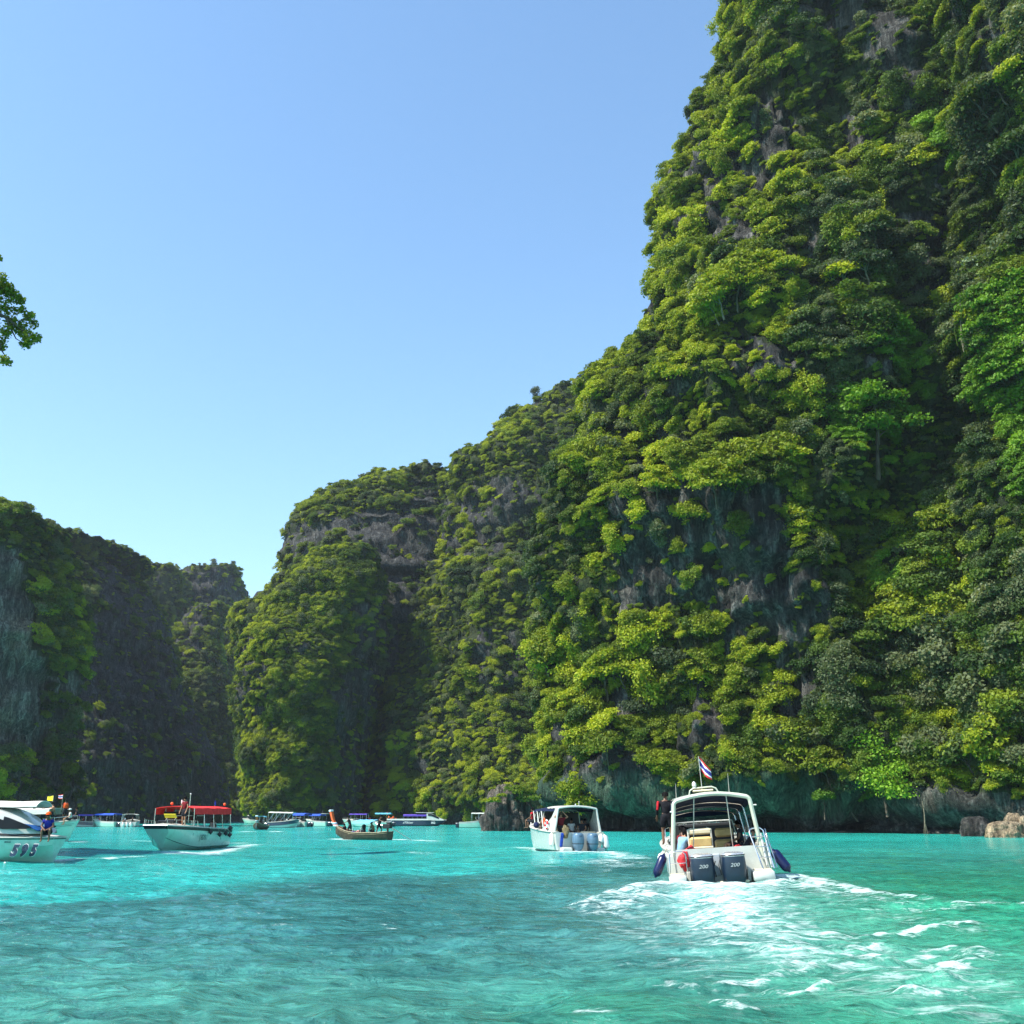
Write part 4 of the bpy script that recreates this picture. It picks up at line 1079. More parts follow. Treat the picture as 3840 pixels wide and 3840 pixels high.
def person(loc, rz, pose, label, skin=None, top=None, bottom=None, hair=None, hat=None, vest=None, sleeve=None, group=None, scale=1.0, fingers=False, head_turn=0.0, long_hair=False):
    skin = skin or SKIN; hair = hair or HAIR
    P = POSES[pose]; up = P['up']; ln = P['lean']
    e = empty('person', loc=loc, rz=rz, label=label, category='person', group=group, scale=scale)
    sp = lambda h, x=0: (x, ln * h * 1.9 + (0.0), up + h)
    V = [sp(0), sp(.17), sp(.37), sp(.52), (0, ln * 1.15 + .015, up + .60), (0, ln * 1.2 + .035, up + .70)]
    Rr = [(.145, .110), (.130, .100), (.165, .112), .052, .078, .072]
    Ed = [(0, 1), (1, 2), (2, 3), (3, 4), (4, 5)]
    V.append((0.105 * math.sin(head_turn), ln * 1.2 + .035 + .105 * math.cos(head_turn), up + .62)); Rr.append(.020); Ed.append((4, 6))      # nose
    arms = []; legs = []
    for sd in (0, 1):
        sx = -1 if sd == 0 else 1
        b = len(V)
        V += [sp(.46, sx * .17), P['el'][sd], P['wr'][sd]]; Rr += [.060, .040, .027]; Ed += [(2, b), (b, b + 1), (b + 1, b + 2)]
        w = Vector(P['wr'][sd]); d = (w - Vector(P['el'][sd])).normalized()
        side = d.cross(Vector((1, 0, 0))); side = (Vector((sx, 0, 0)) - d * d.x * sx).normalized(); nrm = d.cross(side)
        palm = w + d * .07; V.append(tuple(palm)); Rr.append((.036, .018)); Ed.append((b + 2, b + 3))
        for q in range(4):
            off = side * (.024 - .016 * q); ln_ = (.062, .072, .066, .050)[q]
            k = len(V); V += [tuple(palm + off + d * .035), tuple(palm + off * 1.1 + d * (.035 + ln_) + nrm * (.012 + .004 * q))]; Rr += [.0095, .0075]; Ed += [(b + 3, k), (k, k + 1)]
        k = len(V); V += [tuple(w + side * .035 + d * .045), tuple(w + side * .055 + d * .085 + nrm * .01)]; Rr += [.011, .009]; Ed += [(b + 2, k), (k, k + 1)]
        arms.append(b)
    for sd in (0, 1):
        sx = -1 if sd == 0 else 1
        b = len(V)
        kn = P['kn'][sd]; an = P['an'][sd]; h = (sx * .095, V[0][1] + .0, up - .04)
        kv = Vector(kn); av = Vector(an); calf = kv.lerp(av, .35)
        f = Vector((0, .15, -.04)) if pose != 'float' else Vector((0, .02, -.15))
        V += [h, tuple(Vector(h).lerp(kv, .35)), kn, tuple(calf), an, tuple(av + f)]
        Rr += [.088, .080, .052, .050, .034, (.036, .022)]
        Ed += [(0, b), (b, b + 1), (b + 1, b + 2), (b + 2, b + 3), (b + 3, b + 4), (b + 4, b + 5)]
        legs.append(b)
    skin_ob('body', V, Ed, Rr, skin, e)
    if top:
        tv = [V[0], V[1], V[2], (V[3][0], V[3][1], V[3][2] - .05)]; te = [(0, 1), (1, 2), (2, 3)]; tr = [(.172, .140), (.165, .135), (.195, .148), .085]
        for a in arms:
            k = len(tv); s_ = Vector(V[a]); el = Vector(V[a + 1]); wr = Vector(V[a + 2])
            tv += [tuple(s_), tuple(s_.lerp(el, .55))]; te += [(2, k), (k, k + 1)]; tr += [.088, .068]
            if sleeve == 'long':
                tv += [tuple(el), tuple(el.lerp(wr, .85))]; te += [(k + 1, k + 2), (k + 2, k + 3)]; tr += [.054, .040]
        skin_ob('shirt', tv, te, tr, top, e)
    if vest:
        mb = MB(); c = Vector(V[2]); n = 14
        tilt = math.atan(ln * 1.9)
        for (z0, z1, w0, w1) in ((-.24, .12, .178, .190),):
            rows = []
            for z, k in ((z0, .90), (z0 + .04, 1), (z0 + .17, 1.02), (z1 - .04, 1.03), (z1, .85)):
                rows.append([(w1 * k * math.cos(2 * math.pi * i / n), .150 * k * math.sin(2 * math.pi * i / n), z) for i in range(n)])
            mb.loft(rows)
        mb.box((-.09, .05, .15), (.07, .14, .10), bev=.02); mb.box((.09, .05, .15), (.07, .14, .10), bev=.02)
        o = mb.build('life_vest', vest, e, loc=tuple(c), rot=(-tilt, 0, 0))
    if bottom:
        bv = [V[1], V[0]]; be = [(0, 1)]; br = [(.150, .125), (.178, .145)]
        for l in legs:
            k = len(bv); h = Vector(V[l]); kv = Vector(V[l + 2]); av = Vector(V[l + 4])
            bv += [tuple(h), tuple(h.lerp(kv, .45)), tuple(h.lerp(kv, .85))]; be += [(1, k), (k, k + 1), (k + 1, k + 2)]; br += [.118, .110, .092]
        skin_ob('shorts', bv, be, br, bottom, e, root=1)
    hd = Vector(V[5])
    mb = MB(); rows = []
    for i, (z, r) in enumerate([(-.055, .096), (-.01, .104), (.03, .102), (.06, .086), (.082, .055), (.092, .012)]):
        rows.append([(r * .92 * math.cos(a), r * 1.04 * math.sin(a) - .018 + (-.02 if i == 0 else 0), z) for a in [2 * math.pi * k / 14 for k in range(14)]])
    mb.loft(rows)
    if long_hair: mb.ball((0, -.07, -.12), .075, 10, 6, (1.05, .7, 1.6))
    mb.build('hair', hair, e, loc=tuple(hd), rot=(0, 0, -head_turn))
    mb = MB()
    for sx in (-1, 1): mb.ball((sx * .030, .083, -.065), .010, 6, 4); mb.ball((sx * .082, .01, -.075), .020, 6, 4, (.5, 1, 1.4))
    mb.box((0, .078, -.135), (.045, .012, .010), bev=.003)
    mb.build('face', [HAIRB], e, loc=tuple(hd), rot=(0, 0, -head_turn))
    if hat:
        mb = MB(); mb.lathe([(-.012, .108), (.03, .112), (.07, .098), (.100, .060), (.108, .01)], n=14, sy=1.08)
        mb.box((0, .13, .0), (.15, .12, .012), rot=(-.15, 0, 0), bev=.004)
        mb.build('cap', hat, e, loc=tuple(hd + Vector((0, -.01, .0))), rot=(0, 0, -head_turn))
    return e
# ================================================================ BOATS
def sheer_fn(o):
    Lh, B = o['L'], o['B']; bw = o.get('bow_w', .03)
    def half(t): 
        k = max(0, (t - .42) / .58)
        return B / 2 * (.94 + .06 * min(1, t / .25)) * (1 - (1 - bw) * k ** o.get('bow_pow', 2.3))
    def zs(t): return o['z0'] + (o['z1'] - o['z0']) * t ** o.get('sheer_pow', 1.7)
    return half, zs
def hull_parts(root, o):
    half, zs = sheer_fn(o); Lh = o['L']; n = 26
    rake = o.get('rake', 1.3)
    def section(t):
        b = half(t); z = zs(t); k = max(0, (t - .55) / .45)
        c = b * (.88 - .35 * k ** 2); zc = .10 + (z * .42) * k ** 2.0; zk = -.40 + (z * .10 + .22) * k ** 3
        def yy(zz): return t * Lh - rake * (t ** 5) * (1 - (zz + .4) / (z + .4)) 
        f1 = (b * .985, z - o.get('band_h', .16)); f2 = (b * .95 - .03 * k, zc + (z - zc) * .40)
        P = [(b, z), f1, f2, (c, zc), (c * .93, zc - .05)]
        L_ = [(-x, yy(zz), zz) for x, zz in P]; K = [(0, yy(zk), zk)]; Rr = [(x, yy(zz), zz) for x, zz in P[::-1]]
        return L_ + K + Rr
    rows = [section(i / n) for i in range(n + 1)]
    mb = MB(); mb.loft(rows, closed=False)
    m = len(rows[0]); mb.f.append(tuple(range(m))); mb.m.append(0)                       # transom
    mb.f.append(tuple(n * m + k for k in range(m - 1, -1, -1))); mb.m.append(0)            # bow plate
    mb.build('hull', o.get('hull', W_), root, angle=28)
    if o.get('band'):
        mb = MB()
        for sx in (-1, 1):
            rr = []
            for i in range(n + 1):
                t = i / n; b = half(t); z = zs(t); h = o['band_h'] * (1 if not o.get('band_taper') else (1 - .75 * t ** 3))
                y = t * Lh
                ya = y - rake * t ** 5 * (1 - (z - h + .4) / (z + .4))
                rr.append([(sx * (b + .012), y, z - .015), (sx * (b * .985 + .014), ya, z - h)])
            mb.sheet(rr)
        if o.get('bow_w', .03) > .2:
            b = half(1); z = zs(1); h = o['band_h']; mb.add([(-b, Lh + .014, z - .015), (b, Lh + .014, z - .015), (b * .985, Lh - rake * (h / (z + .4)) + .016, z - h), (-b * .985, Lh - rake * (h / (z + .4)) + .016, z - h)], [(0, 1, 2, 3)])
        mb.build('side_stripe', o['band'], root, angle=60)
    if o.get('chine_line'):
        mb = MB()
        for sx in (-1, 1):
            pts = [(sx * (abs(r[3][0]) + .012), r[3][1], r[3][2] + .02) for r in rows]
            mb.tube(pts, .022, 5)
        mb.build('chine_line', GREEN_PRINT, root)
    mb = MB()
    pts = [(-half(i / n) - .01, i / n * Lh, zs(i / n)) for i in range(n + 1)]
    pts2 = [(-x, y, z) for x, y, z in pts[::-1]]
    mb.tube(pts + pts2, .035, 6); mb.build('rub_rail', o.get('rail_mat', W_deck), root)
    # deck: side decks, foredeck
    tc = o.get('cockpit', .55); mb = MB(); sw = o.get('side_w', .24); fl = o.get('floor', .30)
    inner = []
    for i in range(n + 1):
        t = i / n; b = half(t); z = zs(t)
        bi = max(b - sw, .02)
        inner.append((t, bi, z))
    for sx in (-1, 1):
        mb.sheet([[(sx * half(t), t * Lh, z + .012), (sx * (bi + half(t)) / 2, t * Lh, z + .05), (sx * bi, t * Lh, z + .04)] for (t, bi, z) in inner], th=.03)
    fd = [(t, bi, z) for (t, bi, z) in inner if t >= tc - .001]
    crown = o.get('crown', .14)
    mb.sheet([[(x * bi, t * Lh, z + .04 + crown * (1 - x * x) * min(1, (t - tc) * 6 + .5) * min(1, (1.02 - t) * 5)) for x in (-1, -.7, -.35, 0, .35, .7, 1)] for (t, bi, z) in fd], th=.03)
    mb.build('deck', W_deck, root, angle=50)
    mb = MB()
    ck = [(t, bi, z) for (t, bi, z) in inner if t <= tc + .02]
    for sx in (-1, 1): mb.sheet([[(sx * bi, t * Lh + .05, z + .03), (sx * (bi - .03), t * Lh + .05, fl)] for (t, bi, z) in ck])
    mb.sheet([[(-(bi - .03), t * Lh + .05, fl), (bi - .03, t * Lh + .05, fl)] for (t, bi, z) in ck])
    t, bi, z = ck[-1]; mb.add([(-bi, t * Lh, fl), (bi, t * Lh, fl), (bi, t * Lh, z + .03), (-bi, t * Lh, z + .03)], [(0, 1, 2, 3)])
    th_ = o.get('transom_h', z * .8); b0 = inner[0][1]
    mb.box((0, .06, (fl + th_) / 2), (2 * b0, .10, th_ - fl + .02), bev=.02)
    mb.build('cockpit', o.get('cock_mat', W_deck), root)
    return half, zs
def canopy(root, mat, y0, y1, w, z, crown=.14, drop=.16, slope=0.0, name='canopy', nose=.0, taper=1.0, tilt=0.0):
    mb = MB(); rows = []; n = 12
    for i in range(n + 1):
        f = i / n; y = y0 + (y1 - y0) * f; zz = z + slope * f - nose * max(0, f - .8) ** 2 * 25 + .015 * math.sin(f * 21)
        ww = w * (1 + (taper - 1) * f)
        r = [(-ww - .02, y, zz - drop - tilt * ww)]
        for k in range(9):
            u = -1 + k / 4; r.append((ww * u, y, zz + tilt * u * ww + crown * (1 - u * u * abs(u) ** .6)))
        r.append((ww + .02, y, zz - drop + tilt * ww)); rows.append(r)
    mb.sheet(rows, th=.025)
    return mb.build(name, mat, root, angle=60)
def post(root, a, b, r=.022, mat=None, name='canopy_post'):
    return MB().tube([a, b], r, 6).build(name, mat or STEEL, root)
def outboard(root, x, z=0.0, s=1.0, cowl=None, text=None, band=True, y=-.42, tint=None, rounder=False):
    """outboard motor: cowl, top cap, leg and bracket"""
    e = bpy.data.objects.new('outboard_motor', None); link(e, root); e.location = (x, y, z); e.scale = (s,) * 3
    n = 16
    def rr(w, d, zz, p=3.2, dy=0):
        out = []
        for k in range(n):
            a = 2 * math.pi * k / n; c, q = math.cos(a), math.sin(a)
            out.append((w * (abs(c) ** (2 / p)) * (1 if c >= 0 else -1), d * (abs(q) ** (2 / p)) * (1 if q >= 0 else -1) + dy, zz))
        return out
    p = 2.4 if rounder else 3.4
    mb = MB()
    if rounder: mb.loft([rr(.15, .20, .02, p), rr(.22, .29, .12, p), rr(.27, .33, .30, p), rr(.285, .34, .50, p), rr(.27, .33, .66, p), rr(.23, .30, .76, p), rr(.16, .2, .82, p)])
    else: mb.loft([rr(.21, .26, .05, p), rr(.27, .30, .14, p), rr(.295, .33, .30, p), rr(.30, .34, .50, p), rr(.29, .33, .66, p), rr(.285, .325, .70, p)])
    mb.build('cowl', cowl or ENG, e, angle=35)
    mb = MB()
    if not rounder:
        mb.loft([rr(.292, .332, .695, p), rr(.295, .335, .735, p, -.0), rr(.27, .31, .775, p), rr(.16, .2, .80, p)]); mb.build('top_cap', SILV, e, angle=35)
        mb = MB(); mb.loft([rr(.297, .337, .715, p), rr(.299, .339, .727, p), rr(.297, .337, .739, p)]); mb.build('vent_slot', BLACK, e)
    else:
        mb.loft([rr(.276, .336, .30, p), rr(.281, .341, .315, p), rr(.276, .336, .33, p)]); mb.build('trim_band', BLACK, e)
    mb = MB(); mb.loft([rr(.16, .20, .06, 3), rr(.13, .18, -.08, 3), rr(.07, .15, -.35, 3), rr(.04, .10, -.75, 3)]); mb.build('leg', cowl or ENG, e)
    mb = MB(); mb.box((0, .32, .05), (.26, .30, .36), bev=.03); mb.build('mounting_bracket', BLACK, e)
    if text: text_ob('horsepower_number', text, .118, SILV, e, (0, -.352, .50), (R(90), 0, 0), shear=.25, offset=.001, sx=1.25)
    return e
def fender(a, b, r, mat, label, boat, group=None, rope_to=None):
    """fender hung from a rail: a top-level thing; a,b local ends"""
    M = boat.matrix_world
    A, B_ = M @ Vector(a), M @ Vector(b); d = (B_ - A); ln = d.length
    e = empty('fender', loc=A, label=label, category='fender', group=group); e.rotation_mode = 'QUATERNION'; e.rotation_quaternion = d.to_track_quat('-Z', 'Y')
    MB().lathe([(0, .01), (-.02, r * .3), (-.05, r * .35), (-.10, r * .85), (-.18, r), (-ln + .18, r), (-ln + .10, r * .85), (-ln + .05, r * .35), (-ln, r * .2)], n=14).build('bumper', mat, e)
    if rope_to is not None:
        q = e.rotation_quaternion.inverted() @ (M @ Vector(rope_to) - A)
        MB().tube([(0, 0, 0), tuple(q * .5 + Vector((.01, 0, .01))), tuple(q)], .012, 5).build('rope', ROPE, e)
    return e
def boat_root(name, label, loc, heading, category='boat', roll=0, pitch=0, group=None):
    e = empty(name, loc=(loc[0], loc[1], 0.0), label=label, category=category, group=group)
    e.rotation_euler = (pitch, roll, heading)
    bpy.context.view_layer.update()
    return e
def on(boat, p): return tuple(boat.matrix_world @ Vector(p))
def thai_flag(root, base, h, w, fly, name='flag', plain=None, pole_r=.012, pole_h=.6, drop=0.0, wave=.05):
    """pole and striped flag; fly = (dx, dy, dz) direction of the free edge"""
    MB().tube([base, (base[0], base[1], base[2] + pole_h)], pole_r, 6).build('flagpole', W_deck, root)
    mb = MB(); st = [0, 1 / 6, 2 / 6, 4 / 6, 5 / 6, 1]; cols = [0, 1, 2, 1, 0]; fl = Vector(fly)
    top = Vector((base[0], base[1], base[2] + pole_h))
    for s_ in range(5):
        rows = []
        for i in range(11):
            f = i / 10
            c = top + fl * f + Vector((0, wave * math.sin(f * 7), wave * .5 * math.sin(f * 6 + 1)))
            kk = 1 - .25 * f
            rows.append([tuple(c + Vector((0, 0, -h * st[s_] * kk))), tuple(c + Vector((wave * .3 * math.sin(f * 9), wave * .4 * math.cos(f * 9), -h * st[s_ + 1] * kk)))])
        mb.sheet(rows, mi=0 if plain else cols[s_])
    return mb.build(name, [plain] if plain else [FRED, FWHT, FBLU], root)
def windshield(root, yb, yf, w, z0, z1, back=.5, glass=None, frame=None, nfront=3, open_back=True):
    """raked wrap-round screen: panes and frame bars"""
    B0 = [(-w, yb, z0), (-w * .93, yb + (yf - yb) * .6, z0), (-w * .55, yf, z0), (0, yf + .06, z0), (w * .55, yf, z0), (w * .93, yb + (yf - yb) * .6, z0), (w, yb, z0)]
    T = [(x * .90, y - back * (.35 + .65 * (y - yb) / max(yf - yb, .01)), z1) for x, y, z in B0]
    for i in range(6):
        MB().add([B0[i], B0[i + 1], T[i + 1], T[i]], [(0, 1, 2, 3)]).build('windscreen_pane', glass or BLACKG, root, smooth=False)
    mb = MB(); mb.tube(T, .022, 5); mb.tube(B0, .02, 5)
    for a, b in zip(B0, T): mb.tube([a, b], .018, 5)
    return mb.build('windscreen_frame', frame or W_deck, root)
def speedboat(o):
    e = boat_root(o.get('name', 'speedboat'), o['label'], o['loc'], o['heading'], 'speedboat', o.get('roll', 0), o.get('pitch', 0), o.get('group'))
    half, zs = hull_parts(e, o)
    Lh, B = o['L'], o['B']
    for ex in o.get('engines', (-.42, .42)):
        outboard(e, ex, o.get('eng_z', .05), o.get('eng_s', 1.0), o.get('cowl'), o.get('eng_text'), rounder=o.get('rounder', False))
    cn = o.get('canopy')
    if cn:
        m, f0, f1, w, z = cn[:5]; kw = cn[5] if len(cn) > 5 else {}
        canopy(e, m, f0 * Lh, f1 * Lh, w, z, **kw)
        for f in np.linspace(f0, f1, o.get('posts', 4)):
            sl = kw.get('slope', 0) * (f - f0) / (f1 - f0)
            for sx in (-1, 1): post(e, (sx * (half(f) - .1), f * Lh, zs(f)), (sx * w * .97, f * Lh + .02, z + sl - .02), mat=o.get('post_mat'))
        if o.get('braces'):
            k = np.linspace(f0, f1, 5)
            for a, b in zip(k[:-1], k[1:]):
                for sx in (-1, 1): post(e, (sx * (half(a) - .1), a * Lh, zs(a) + .05), (sx * w * .97, b * Lh, z - .05), name='canopy_brace')
    ws = o.get('screen')
    if ws:
        yb, yf, w, h, back = ws
        windshield(e, yb * Lh, yf * Lh, w, zs(yf) + .02, zs(yf) + h, back, glass=o.get('glass'))
    if o.get('seats', True):
        y = Lh * .12
        while y < Lh * o.get('cockpit', .55) - .8:
            for sx in (-1, 1):
                mb = MB(); mb.box((sx * B * .26, y, o.get('floor', .3) + .22), (B * .30, .5, .40), bev=.04); mb.box((sx * B * .26, y - .26, o.get('floor', .3) + .55), (B * .30, .10, .45), bev=.04)
                mb.build('bench_seat', o.get('seat_mat', BEIGE2), e)
            y += 1.3
    if o.get('bow_rail'):
        mb = MB(); ts = np.linspace(.66, .995, 9); h = .34
        for sx in (-1, 1):
            mb.tube([(sx * (half(.64) - .05), .64 * Lh, zs(.64))] + [(sx * (half(t) - .05), t * Lh, zs(t) + h) for t in ts], .014, 5)
            for t in ts[::2]: mb.tube([(sx * (half(t) - .05), t * Lh, zs(t)), (sx * (half(t) - .05), t * Lh, zs(t) + h)], .012, 5)
        mb.build('bow_rail', STEEL, e)
    for p, hgt in o.get('antennas', ()):
        MB().tube([(p[0], p[1] * Lh, p[2]), (p[0] + .03, p[1] * Lh - .05, p[2] + hgt)], [.012, .006], 5).build('antenna', W_deck, e)
    return e, half, zs

# ---------------------------------------------------------------- 1. the near speedboat seen from astern
loc = on_water(2703, 3312)
mainb, half, zs = speedboat(dict(name='speedboat', label='white speedboat seen from astern with navy canopy and two dark blue 200 outboards', loc=loc, heading=R(-6.5), roll=R(-3.5),
     L=9.8, B=3.0, z0=.98, z1=1.35, bow_w=.04, band=None, band_h=.16, engines=(), cockpit=.60, floor=.34, transom_h=.68, seats=False, side_w=.22, rake=1.2,
     canopy=None, screen=(.50, .66, 1.05, .52, .55), glass=CLEAR, bow_rail=True))
for ex in (-.50, .38): outboard(mainb, ex, -.06, 1.15, ENG, '200', y=-.50)
# swim platforms and transom wings
for (x0, x1) in ((-1.47, -.98), (.88, 1.47)):
    mb = MB(); mb.box(((x0 + x1) / 2, -.42, .17), (x1 - x0, .80, .30), bev=.05); mb.build('swim_platform', W_, mainb, angle=50)
    MB().box(((x0 + x1) / 2, -.42, .335), (x1 - x0 - .12, .66, .02), bev=.006).build('platform_tread', BEIGE2, mainb)
for x in (-.90, .80):
    MB().box((x, -.20, .20), (.10, .44, .36), bev=.02).build('transom_bracket', W_deck, mainb)
for x in (-.78, -.07, .66): MB().box((x, -.62, .06), (.20, .16, .07), bev=.02).build('trim_tab', BEIGE2, mainb)
mb = MB(); mb.box((-.07, -.02, .50), (.24, .05, .62), bev=.02); mb.build('splash_well_panel', paint('grey_panel', (0.42, 0.47, 0.50), .4), mainb)
# stern quarters: white coaming each side
for sx in (-1, 1):
    mb = MB(); rows = []
    for f in range(7):
        y = -.04 + f * .3; h = .78 + .30 * min(1, f / 3)
        rows.append([(sx * 1.44, y, .30), (sx * 1.45, y, h), (sx * 1.38, y, h + .04), (sx * 1.27, y, h), (sx * 1.24, y, .30)])
    mb.loft(rows); mb.build('quarter_coaming', W_, mainb, angle=50)
# the frame arch at the stern with rounded corners
def arch_pts(y, w0, w1, z0, z1, rise, r=.16, lean=0.0):
    P = [(-w0, y, z0), (-w1, y + lean, z1 - r)]
    for k in range(1, 5): a = k / 5 * math.pi / 2; P.append((-w1 + r * (1 - math.cos(a)), y + lean, z1 - r + r * math.sin(a)))
    for k in range(7): u = -1 + (k + .5) / 3.5; P.append((u * (w1 - r), y + lean, z1 + rise * (1 - u * u)))
    for k in range(4, 0, -1): a = k / 5 * math.pi / 2; P.append((w1 - r * (1 - math.cos(a)), y + lean, z1 - r + r * math.sin(a)))
    return P + [(w1, y + lean, z1 - r), (w0, y, z0)]
MB().tube(arch_pts(.02, 1.34, 1.12, .34, 2.36, .13), .062, 8).build('stern_arch', CREAM, mainb)
canopy(mainb, NAVY, .50, 4.9, 1.14, 2.36, crown=.11, drop=.16, slope=-.34)
canopy(mainb, W_deck, .48, 4.6, 1.10, 2.42, crown=.12, drop=.02, slope=-.30, name='roof_cover')
for y in (1.6, 3.2, 4.8): MB().tube(arch_pts(y, 1.20, 1.06, 1.05, 2.28 - .07 * y, .10), .022, 6).build('canopy_hoop', STEEL, mainb)
for (x0, x1) in ((-.50, -.66), (.44, .52)): MB().tube([(x0, .03, 2.42), (x1, .55, .80)], .016, 6).build('canopy_strut', W_deck, mainb)
# forward bulkhead, dash, side curtain
MB().box((-.05, 5.2, 1.12), (2.1, .10, 1.0), bev=.02).build('dash_bulkhead', paint('dark_interior', (0.03, 0.032, 0.036), .6), mainb)
MB().sheet([[(1.19, y, 2.16), (1.24, y, 1.70), (1.31, y, 1.12)] for y in (.5, 1.6, 3.2, 4.8)]).build('side_curtain', CLEAR, mainb)
MB().sheet([[(-.95, 4.95, z), (.95, 4.95, z)] for z in (2.02, 1.86)]).build('front_valance', NAVY, mainb)
# helm seat unit, beige
mb = MB(); mb.box((-.40, 1.02, .62), (.70, .56, .64), bev=.05); mb.build('helm_seat_base', W_, mainb)
mb = MB(); mb.box((-.40, .74, 1.14), (.66, .12, .30), rot=(.12, 0, 0), bev=.05); mb.build('seat_cushion', BEIGE, mainb)
mb = MB(); mb.box((-.40, .78, .98), (.72, .20, .08), bev=.03); mb.box((-.40, .92, 1.44), (.70, .16, .18), rot=(.08, 0, 0), bev=.05); mb.build('seat_backrest', BEIGE2, mainb)
for q_ in ([(-.74, .80, .98), (-.74, .90, 1.50), (-.62, .92, 1.53)], [(-.06, .80, .98), (-.06, .90, 1.50), (-.18, .92, 1.53)]): MB().tube(q_, .03, 6).build('seat_frame', W_deck, mainb)
mb = MB(); mb.box((.55, 3.9, .80), (.60, .5, .60), bev=.05); mb.box((.55, 3.7, 1.32), (.58, .12, .28), bev=.05); mb.build('passenger_seat', BEIGE, mainb)
for sx in (-1, 1):
    MB().box((sx * 1.0, 2.6, .52), (.40, 3.2, .34), bev=.05).build('side_bench', BEIGE2, mainb)
# stern rails / ladders
mb = MB(); mb.tube([(-1.42, -.36, .34), (-1.40, -.34, .86), (-1.34, -.34, .93), (-1.02, -.34, .93), (-.94, -.34, .86), (-.92, -.40, .34)], .020, 6); mb.tube([(-1.41, -.35, .62), (-.95, -.36, .62)], .014, 6); mb.build('boarding_rail', STEEL, mainb)
mb = MB(); mb.tube([(1.20, -.45, .34), (.98, -.05, 1.32), (1.00, .02, 1.42), (1.08, .05, 1.45), (1.30, .05, 1.45), (1.38, .0, 1.38), (1.52, -.40, .34)], .022, 6)
for f in (.30, .58, .86): mb.tube([(1.20 - .20 * f, -.45 + .42 * f, .34 + 1.02 * f), (1.50 - .13 * f, -.42 + .42 * f, .34 + 1.02 * f)], .016, 6)
mb.tube([(1.44, .05, 1.42), (1.50, -.25, .95), (1.60, -.40, .36)], .018, 6); mb.build('boarding_ladder', STEEL, mainb)
for x in (1.30, 1.42): MB().tube([(x, .02, 1.30), (x + .06, -.2, .36)], .035, 6).build('white_post', W_, mainb)
# roof rail, dome light, antennas
MB().tube([(-.62, .25, 2.48), (-.58, .25, 2.62), (-.48, .25, 2.68), (.06, .25, 2.70), (.18, .25, 2.65), (.26, .25, 2.50)], .026, 6).build('roof_rail', CREAM, mainb)
MB().box((-.20, .25, 2.60), (.60, .30, .06), bev=.02).build('roof_pod', BEIGE2, mainb)
mb = MB(); mb.lathe([(0, .05), (.06, .05), (.07, .065), (.15, .06), (.20, .02)], c=(-.44, .25, 2.68)); mb.build('mast_light', FENW, mainb)
for x, h in ((-.98, .42), (.62, .62)): MB().tube([(x, .9, 2.45), (x + .02, .85, 2.45 + h)], [.010, .005], 5).build('antenna', W_deck, mainb)
thai_flag(mainb, (-.22, .25, 2.62), .42, .3, (.32, -.02, -.42), pole_h=.98, wave=.045)
for sx, z in ((-1.16, 2.05), (1.20, 2.10)): MB().box((sx * 1.03, -.0, z), (.10, .05, .04), bev=.01).build('nav_light', FENW, mainb)
mb = MB(); mb.tube([(-.10, -.20, .62), (-.16, -.22, .45), (-.12, -.30, .20), (-.20, -.40, .25)], .014, 5); mb.tube([(.04, -.15, .66), (-.02, -.3, .50), (.02, -.35, .25), (.12, -.42, .3)], .012, 5); mb.build('control_cable', BLACK, mainb)
fender((-1.52, .05, .90), (-1.86, -.10, .26), .13, FENB, 'navy fender hanging off the left quarter of the near speedboat', mainb, 'navy fenders', rope_to=(-1.40, .1, 1.10))
fender((1.56, .0, .85), (1.98, -.15, .20), .14, FENB, 'navy fender hanging off the right quarter of the near speedboat', mainb, 'navy fenders', rope_to=(1.42, .1, 1.10))
# white buoy-like fender further forward on the port side
fender((-1.50, 2.6, .88), (-1.62, 2.6, .50), .13, FENW, 'small white fender below the standing crewman', mainb, rope_to=(-1.42, 2.6, 1.05))
person(on(mainb, (-1.34, 2.3, 1.05)), R(-9.5 + 12), 'stand_hold', 'crewman in black and red shirt standing outside the canopy of the near speedboat', SKIN2, C_BLACK, C_BLACK, sleeve='long', head_turn=.2, scale=(1.12, 1.12, .95))
def patch_red(p):      # red back-left panel of the crewman's shirt
    o = [c for c in p.children if c.name.startswith('shirt')][0]
    mb = MB(); mb.box((-.245, -.01, 1.27), (.05, .13, .30), bev=.02, rot=(.05, .12, 0)); mb.build('red_sleeve_panel', C_RED, p)
crew = [o for o in scene.objects if o.get('label', '').startswith('crewman in black and red')][0]; patch_red(crew)
person(on(mainb, (-1.06, .95, .44)), R(-60), 'sit_lean', 'passenger in a light blue shirt bending over on the left side bench', SKIN, C_LBLUE, C_DARK, long_hair=True)
person(on(mainb, (-.98, 1.75, .45)), R(-70), 'sit', 'passenger in a dark red top sitting behind the one in light blue', SKIN2, C_DKRED, C_DARK)
person(on(mainb, (.86, 1.5, .44)), R(75), 'recline', 'passenger in dark clothes reclining on the right side bench', SKIN, C_DARK, C_DARK)
person(on(mainb, (1.0, 3.4, .50)), R(80), 'sit', 'shaded passenger sitting upright far forward on the right side', SKIN2, C_DARK, C_DARK)
